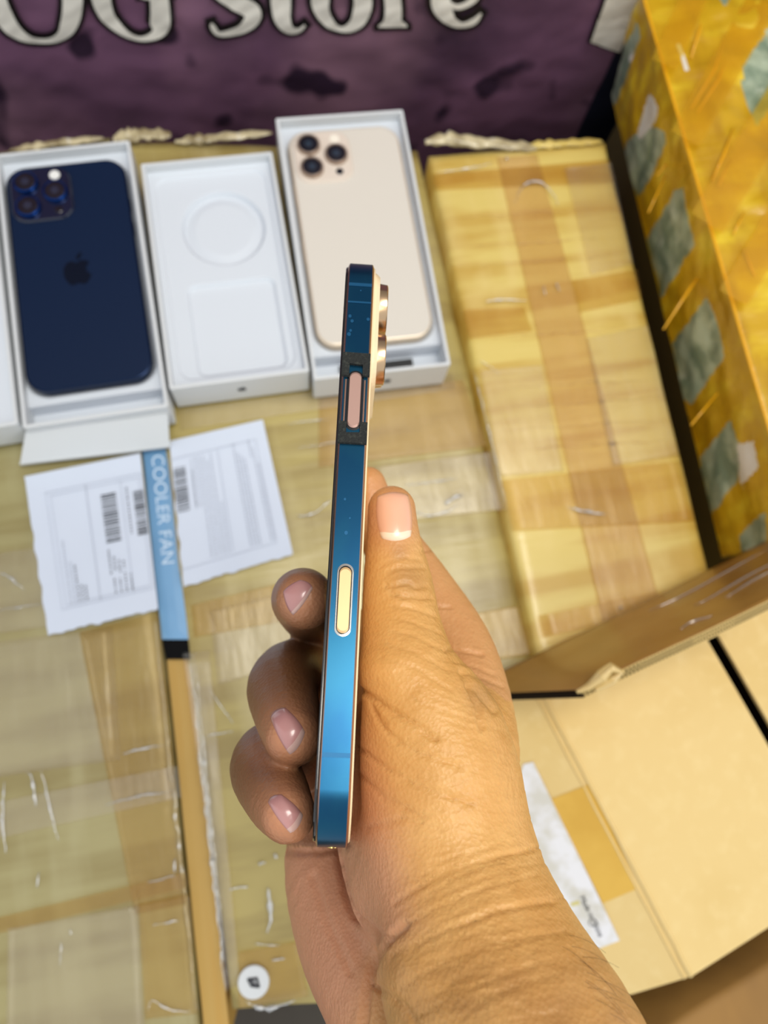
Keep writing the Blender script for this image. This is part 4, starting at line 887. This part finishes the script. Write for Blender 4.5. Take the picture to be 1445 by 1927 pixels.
creases = [  # polyline, depth m, width px, (min depth, max depth)
 ([(716, 1064), (742, 1054), (765, 1049), (790, 1056)], .0005, 3.0, (.15, .26)), ([(728, 1076), (752, 1070), (796, 1069)], .0006, 3.0, (.15, .26)), ([(726, 1104), (742, 1104), (764, 1099), (780, 1106), (800, 1104)], .0009, 3.4, (.15, .26)),
 ([(734, 1112), (746, 1122), (770, 1125), (812, 1125)], .0009, 3.4, (.15, .26)), ([(735, 1140), (770, 1144), (820, 1160)], .0005, 3.0, (.15, .26)), ([(742, 1162), (780, 1172), (828, 1192)], .0004, 3., (.15, .26)), ([(738, 1186), (790, 1200), (838, 1226)], .0004, 3., (.15, .26)),
 ([(730, 1210), (785, 1232), (845, 1262)], .0004, 3., (.15, .26)), ([(722, 1240), (780, 1258), (850, 1300)], .0004, 3., (.15, .26)),
 ([(812, 1145), (828, 1141), (846, 1143)], .0008, 3., (.24, .4)), ([(838, 1222), (870, 1224), (906, 1231)], .0009, 3.4, (.22, .4)), ([(790, 1040), (812, 1034)], .0006, 3, (.24, .4)), ([(852, 1245), (900, 1256), (930, 1270)], .0005, 3, (.2, .4)), ([(866, 1262), (905, 1275), (945, 1292)], .0005, 3, (.2, .4)),
 ([(868, 1262), (884, 1288), (906, 1308), (930, 1338)], .0010, 6, (.15, .4)), ([(880, 1290), (900, 1330), (905, 1370)], .0010, 5, (.15, .4)),
 ([(668, 1288), (700, 1312), (735, 1338), (778, 1362), (820, 1392)], .0012, 5, (.15, .3)), ([(700, 1330), (722, 1372), (760, 1402), (808, 1424), (866, 1442)], .0008, 4, (.15, .3)), ([(670, 1405), (706, 1432), (758, 1466), (830, 1496), (890, 1512)], .0008, 4, (.15, .3)),
 ([(668, 1450), (720, 1500), (800, 1540)], .0006, 4, (.15, .3)), ([(690, 1560), (760, 1540), (830, 1560)], .0005, 4, (.15, .3)),
 ([(640, 1604), (646, 1640), (652, 1680), (668, 1724), (700, 1750), (728, 1768)], .0012, 7, (.15, .35)), ([(668, 1724), (692, 1742), (716, 1778)], .0010, 5, (.15, .35)),
 ([(762, 1742), (722, 1780), (702, 1826), (692, 1870), (684, 1930)], .0016, 7, (.12, .35)),
 ([(762, 1742), (830, 1704), (910, 1674), (1010, 1650)], .00045, 3., (.12, .35)), ([(742, 1800), (830, 1752), (930, 1716), (1040, 1700)], .00045, 3.4, (.12, .35)), ([(760, 1860), (850, 1800), (960, 1768), (1070, 1752)], .00045, 3.4, (.12, .35)), ([(790, 1910), (870, 1860), (1000, 1820)], .0004, 3.4, (.12, .35)),
 ([(700, 1850), (760, 1890), (800, 1960)], .0009, 6, (.12, .35)), ([(740, 1700), (820, 1650), (900, 1622), (1000, 1600)], .0006, 4, (.12, .35)), ([(590, 1650), (620, 1740), (660, 1830)], .0005, 7, (.12, .35)),
 ([(543, 1600), (600, 1600), (650, 1588)], .0012, 8, (.2, .35)),
]
rs_ = random.Random(3)
for k in range(30):                                              # fine parallel skin folds over thumb base and wrist
    t = k/29; x0_ = 700+50*t; y0_ = 1255+430*t; L_ = rs_.uniform(90, 190); a_ = .62-.95*t
    creases.append(([(x0_+rs_.uniform(0, 70), y0_), (x0_+L_*.6+40, y0_+L_*.6*a_), (x0_+L_*1.2+60, y0_+L_*1.1*a_)], .00025, 2.6, (.15, .3)))
for k in range(34):
    t = k/33; y0_ = 1600+330*t; x0_ = 740+130*rs_.random()+40*t; L_ = rs_.uniform(80, 220)
    creases.append(([(x0_, y0_+40), (x0_+L_*.5, y0_+8-10*t), (x0_+L_, y0_-14)], .0003, 2.8, (.12, .3)))
for ci, (pl_, dp, wpx, (d0, d1)) in enumerate(creases):
    sel = facing & (dep > d0) & (dep < d1); pw = wob(pl_, 6, 2.5, ci); lo_ = np.min(pw, 0)-wpx*4; hi_ = np.max(pw, 0)+wpx*4
    sel &= (hp > lo_).all(1) & (hp < hi_).all(1)
    if not sel.any(): continue
    dd = segdist(hp[sel], pw); g_ = np.exp(-(dd/wpx)**2); disp[sel] -= dp*g_; disp[sel] += dp*.12*np.exp(-((dd-wpx*2)/(wpx*.9))**2)
# knuckle and tendon relief
for (x, y, r_, am) in [(765, 1095, 42, .0009), (712, 1262, 40, .0020), (906, 1440, 60, .0009), (960, 1640, 80, .0012), (760, 1250, 50, .0006), (850, 1820, 60, -.0008), (760, 1830, 45, .0016), (640, 1700, 50, .0006)]:
    dd = np.linalg.norm(hp-(x, y), axis=1); disp += np.where(facing & (dep < .3), am*np.exp(-(dd/r_)**2), 0)
HV2 = HV+HN*disp[:, None]
# fingertip nails (camera facing outlines -> curved plates on the skin)
bvh = BVHTree.FromPolygons([tuple(v) for v in HV2.tolist()], [tuple(int(i) for i in q_) for q_ in HF.tolist()])
# skin tone attribute: red = palm side, green includes painted finger shade
hx, hy = hp[:, 0], hp[:, 1]
xb = np.interp(hy, [1250, 1400, 1560, 1745, 1800, 1927], [640, 690, 740, 770, 722, 690]); palm = 1/(1+np.exp((hx-xb)/22))*(hy > 1250)*(hx > 530)
isidx = (dep > .252) & (hy < 1320) & (hx > 690); palm = np.where(isidx, .4, palm); palm = np.where((hx < 602) & (dep > .0) & (hy < 1592), .0, palm)
rednail = np.zeros(len(HV))
for (x, y, r_) in [(740, 968, 62), (565, 1128, 50), (545, 1385, 60), (538, 1530, 62)]: rednail = np.maximum(rednail, np.exp(-(np.linalg.norm(hp-(x, y), axis=1)/r_)**2))
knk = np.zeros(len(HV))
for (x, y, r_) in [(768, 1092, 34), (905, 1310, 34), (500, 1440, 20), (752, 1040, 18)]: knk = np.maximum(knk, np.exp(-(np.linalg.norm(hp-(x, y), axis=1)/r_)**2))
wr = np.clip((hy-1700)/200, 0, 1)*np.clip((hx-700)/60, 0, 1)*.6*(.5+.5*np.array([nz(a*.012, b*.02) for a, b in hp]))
fing_shade = (hx < 612) & (hy < 1592)  # left fingers behind the phone, their shade painted into the skin colour
col = np.zeros((len(HV), 4)); col[:, 0] = palm; col[:, 1] = np.clip(knk*.35+wr+fing_shade*.95, 0, 1); col[:, 2] = rednail; col[:, 3] = 1
def skin_mat():
    m = bpy.data.materials.new('skin'); m.use_nodes = True; nt = m.node_tree; b = nt.nodes['Principled BSDF']
    at = nt.nodes.new('ShaderNodeAttribute'); at.attribute_name = 'tone'; sp_ = nt.nodes.new('ShaderNodeSeparateColor'); nt.links.new(at.outputs['Color'], sp_.inputs[0])
    tc = nt.nodes.new('ShaderNodeTexCoord')
    def N_(sc, det=4, typ='ShaderNodeTexNoise'):
        n = nt.nodes.new(typ); n.inputs['Scale'].default_value = sc
        if typ == 'ShaderNodeTexNoise': n.inputs['Detail'].default_value = det
        nt.links.new(tc.outputs['Object'], n.inputs['Vector']); return n
    def mx(fac, a, bcol):
        x = nt.nodes.new('ShaderNodeMix'); x.data_type = 'RGBA'
        if isinstance(fac, float): x.inputs[0].default_value = fac
        else: nt.links.new(fac, x.inputs[0])
        if isinstance(a, tuple): x.inputs[6].default_value = s2l(a)+(1,)
        else: nt.links.new(a, x.inputs[6])
        x.inputs[7].default_value = s2l(bcol)+(1,); return x.outputs[2]
    def rng(o, a, c_, top=1.):
        r_ = nt.nodes.new('ShaderNodeMapRange'); r_.inputs[1].default_value = a; r_.inputs[2].default_value = c_; r_.inputs[4].default_value = top; nt.links.new(o, r_.inputs[0]); return r_.outputs[0]
    c = mx(rng(N_(45).outputs[0], .35, .7), (216, 165, 98), (200, 145, 78))
    c = mx(rng(N_(160).outputs[0], .5, .75, .5), c, (222, 172, 106))
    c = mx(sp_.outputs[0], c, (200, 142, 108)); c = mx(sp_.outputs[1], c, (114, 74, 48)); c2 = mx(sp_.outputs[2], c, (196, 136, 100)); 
    nt.links.new(c2, b.inputs['Base Color']); b.inputs['Roughness'].default_value = .42; b.inputs['Specular IOR Level'].default_value = .35
    b.inputs['Subsurface Weight'].default_value = .12; b.inputs['Subsurface Radius'].default_value = (.006, .002, .001); b.inputs['Subsurface Scale'].default_value = 1.
    v1 = N_(900, typ='ShaderNodeTexVoronoi'); b1_ = nt.nodes.new('ShaderNodeBump'); b1_.inputs['Strength'].default_value = .3; b1_.inputs['Distance'].default_value = .0005; nt.links.new(v1.outputs['Distance'], b1_.inputs['Height'])
    n2 = N_(220, 6); b2_ = nt.nodes.new('ShaderNodeBump'); b2_.inputs['Strength'].default_value = .36; b2_.inputs['Distance'].default_value = .001; nt.links.new(n2.outputs[0], b2_.inputs['Height']); nt.links.new(b1_.outputs[0], b2_.inputs['Normal'])
    nt.links.new(b2_.outputs[0], b.inputs['Normal']); return m
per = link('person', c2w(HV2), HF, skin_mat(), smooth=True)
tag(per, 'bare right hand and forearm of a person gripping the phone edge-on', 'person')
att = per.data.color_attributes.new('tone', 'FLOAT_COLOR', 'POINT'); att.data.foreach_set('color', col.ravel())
per_inv = np.eye(4); per_inv[:3, 3] = np.array(per.location)
def nail(quad, m, bulge=.0006, tipfrac=.14, tip=None, flip=False):
    """quad: nail base-left, base-right, tip-right, tip-left in photo pixels"""
    q_ = [np.array(p, float) for p in quad]; n = 14; G_ = []; ok = True
    for j in range(n+1):
        for i in range(n+1):
            a, b = i/n*2-1, j/n*2-1                               # squircle mapping
            aa = a*math.sqrt(max(0, 1-b*b*.28)) ; bb = b*math.sqrt(max(0, 1-a*a*.28)); u_, v_ = (aa+1)/2, (bb+1)/2
            p = (q_[0]*(1-u_)+q_[1]*u_)*(1-v_)+(q_[3]*(1-u_)+q_[2]*u_)*v_; d = Vector(C(p[0], p[1], 1.)); h0 = bvh.ray_cast(Vector((0, 0, 0)), d.normalized())
            if h0[0] is None: G_.append(None); continue
            G_.append((np.array(h0[0]), np.array(h0[1]), a, b))
    good = [g for g in G_ if g is not None]; nm = sum(g[1] for g in good); nm /= np.linalg.norm(nm); V = []
    dm = np.median([np.linalg.norm(g[0]) for g in good])
    for k, g in enumerate(G_):
        if g is None: g = min(good, key=lambda t: (t[2]-((k % (n+1))/n*2-1))**2+(t[3]-((k//(n+1))/n*2-1))**2)
        e_ = max(abs(g[2]), abs(g[3])); V.append(g[0]+nm*(.00012+bulge*(1-e_**4)))
    N0 = len(V); V += [v_-nm*.0010 for v_ in V]; Fc = []; fm = []
    I = lambda i, j: j*(n+1)+i
    for j in range(n):
        for i in range(n): Fc.append((I(i, j), I(i+1, j), I(i+1, j+1), I(i, j+1))); fm.append(1 if (j >= n*(1-tipfrac)) else 0)
    ringi = [I(i, 0) for i in range(n)]+[I(n, j) for j in range(n)]+[I(i, n) for i in range(n, 0, -1)]+[I(0, j) for j in range(n, 0, -1)]
    for k in range(len(ringi)): a, b = ringi[k], ringi[(k+1) % len(ringi)]; Fc.append((a, N0+a, N0+b, b)); fm.append(0)
    o = link('fingernail', c2w(np.array(V)), Fc, m, per, smooth=True, fm=fm); bm = bmesh.new(); bm.from_mesh(o.data); bmesh.ops.recalc_face_normals(bm, faces=bm.faces); bm.to_mesh(o.data); bm.free()
    o['label'] = 'pale pink fingernail'; return o
NP = mat('nail_pink', (232, 176, 146), .28, coat=.4); NT = mat('nail_white', (240, 214, 188), .3, coat=.3)
ND = mat('nail_rose', (190, 136, 132), .25, coat=.5); NDT = mat('nail_rose_tip', (206, 168, 158), .25, coat=.5)
nail([(704, 928), (772, 924), (778, 1016), (714, 1020)], [NP, NT], .0011, .16)
nail([(528, 1112), (566, 1088), (594, 1104), (550, 1166)], [ND, NDT], .0005, .15)
nail([(503, 1346), (536, 1326), (580, 1378), (546, 1430)], [ND, NDT], .0010, .15)
nail([(498, 1506), (528, 1490), (576, 1534), (548, 1576)], [ND, NDT], .0010, .15)
# a few fine forearm hairs
mb = MB(); hair = mat('arm_hair', (60, 44, 30), .5)
for k in range(13):
    x, y = 1095+random.uniform(0, 85), 1760+random.uniform(0, 160); x = np.interp(y, [1700, 1800, 1927], [1052, 1106, 1190])-random.uniform(2, 40)
    h0 = bvh.ray_cast(Vector((0, 0, 0)), Vector(C(x, y, 1.)).normalized())
    if h0[0] is None: continue
    p = np.array(h0[0]); n_ = np.array(h0[1]); dr = np.array([.8, -.5+random.uniform(-.5, .5), .2]); pts = [p+n_*.0006*t+dr*.0012*t+np.array([0, -.00008*t*t, 0]) for t in range(7)]
    tube(mb, [c2w(q_) for q_ in pts], [.000028]*7, 4)
mb.build('arm_hair', hair, per)['kind'] = 'stuff'
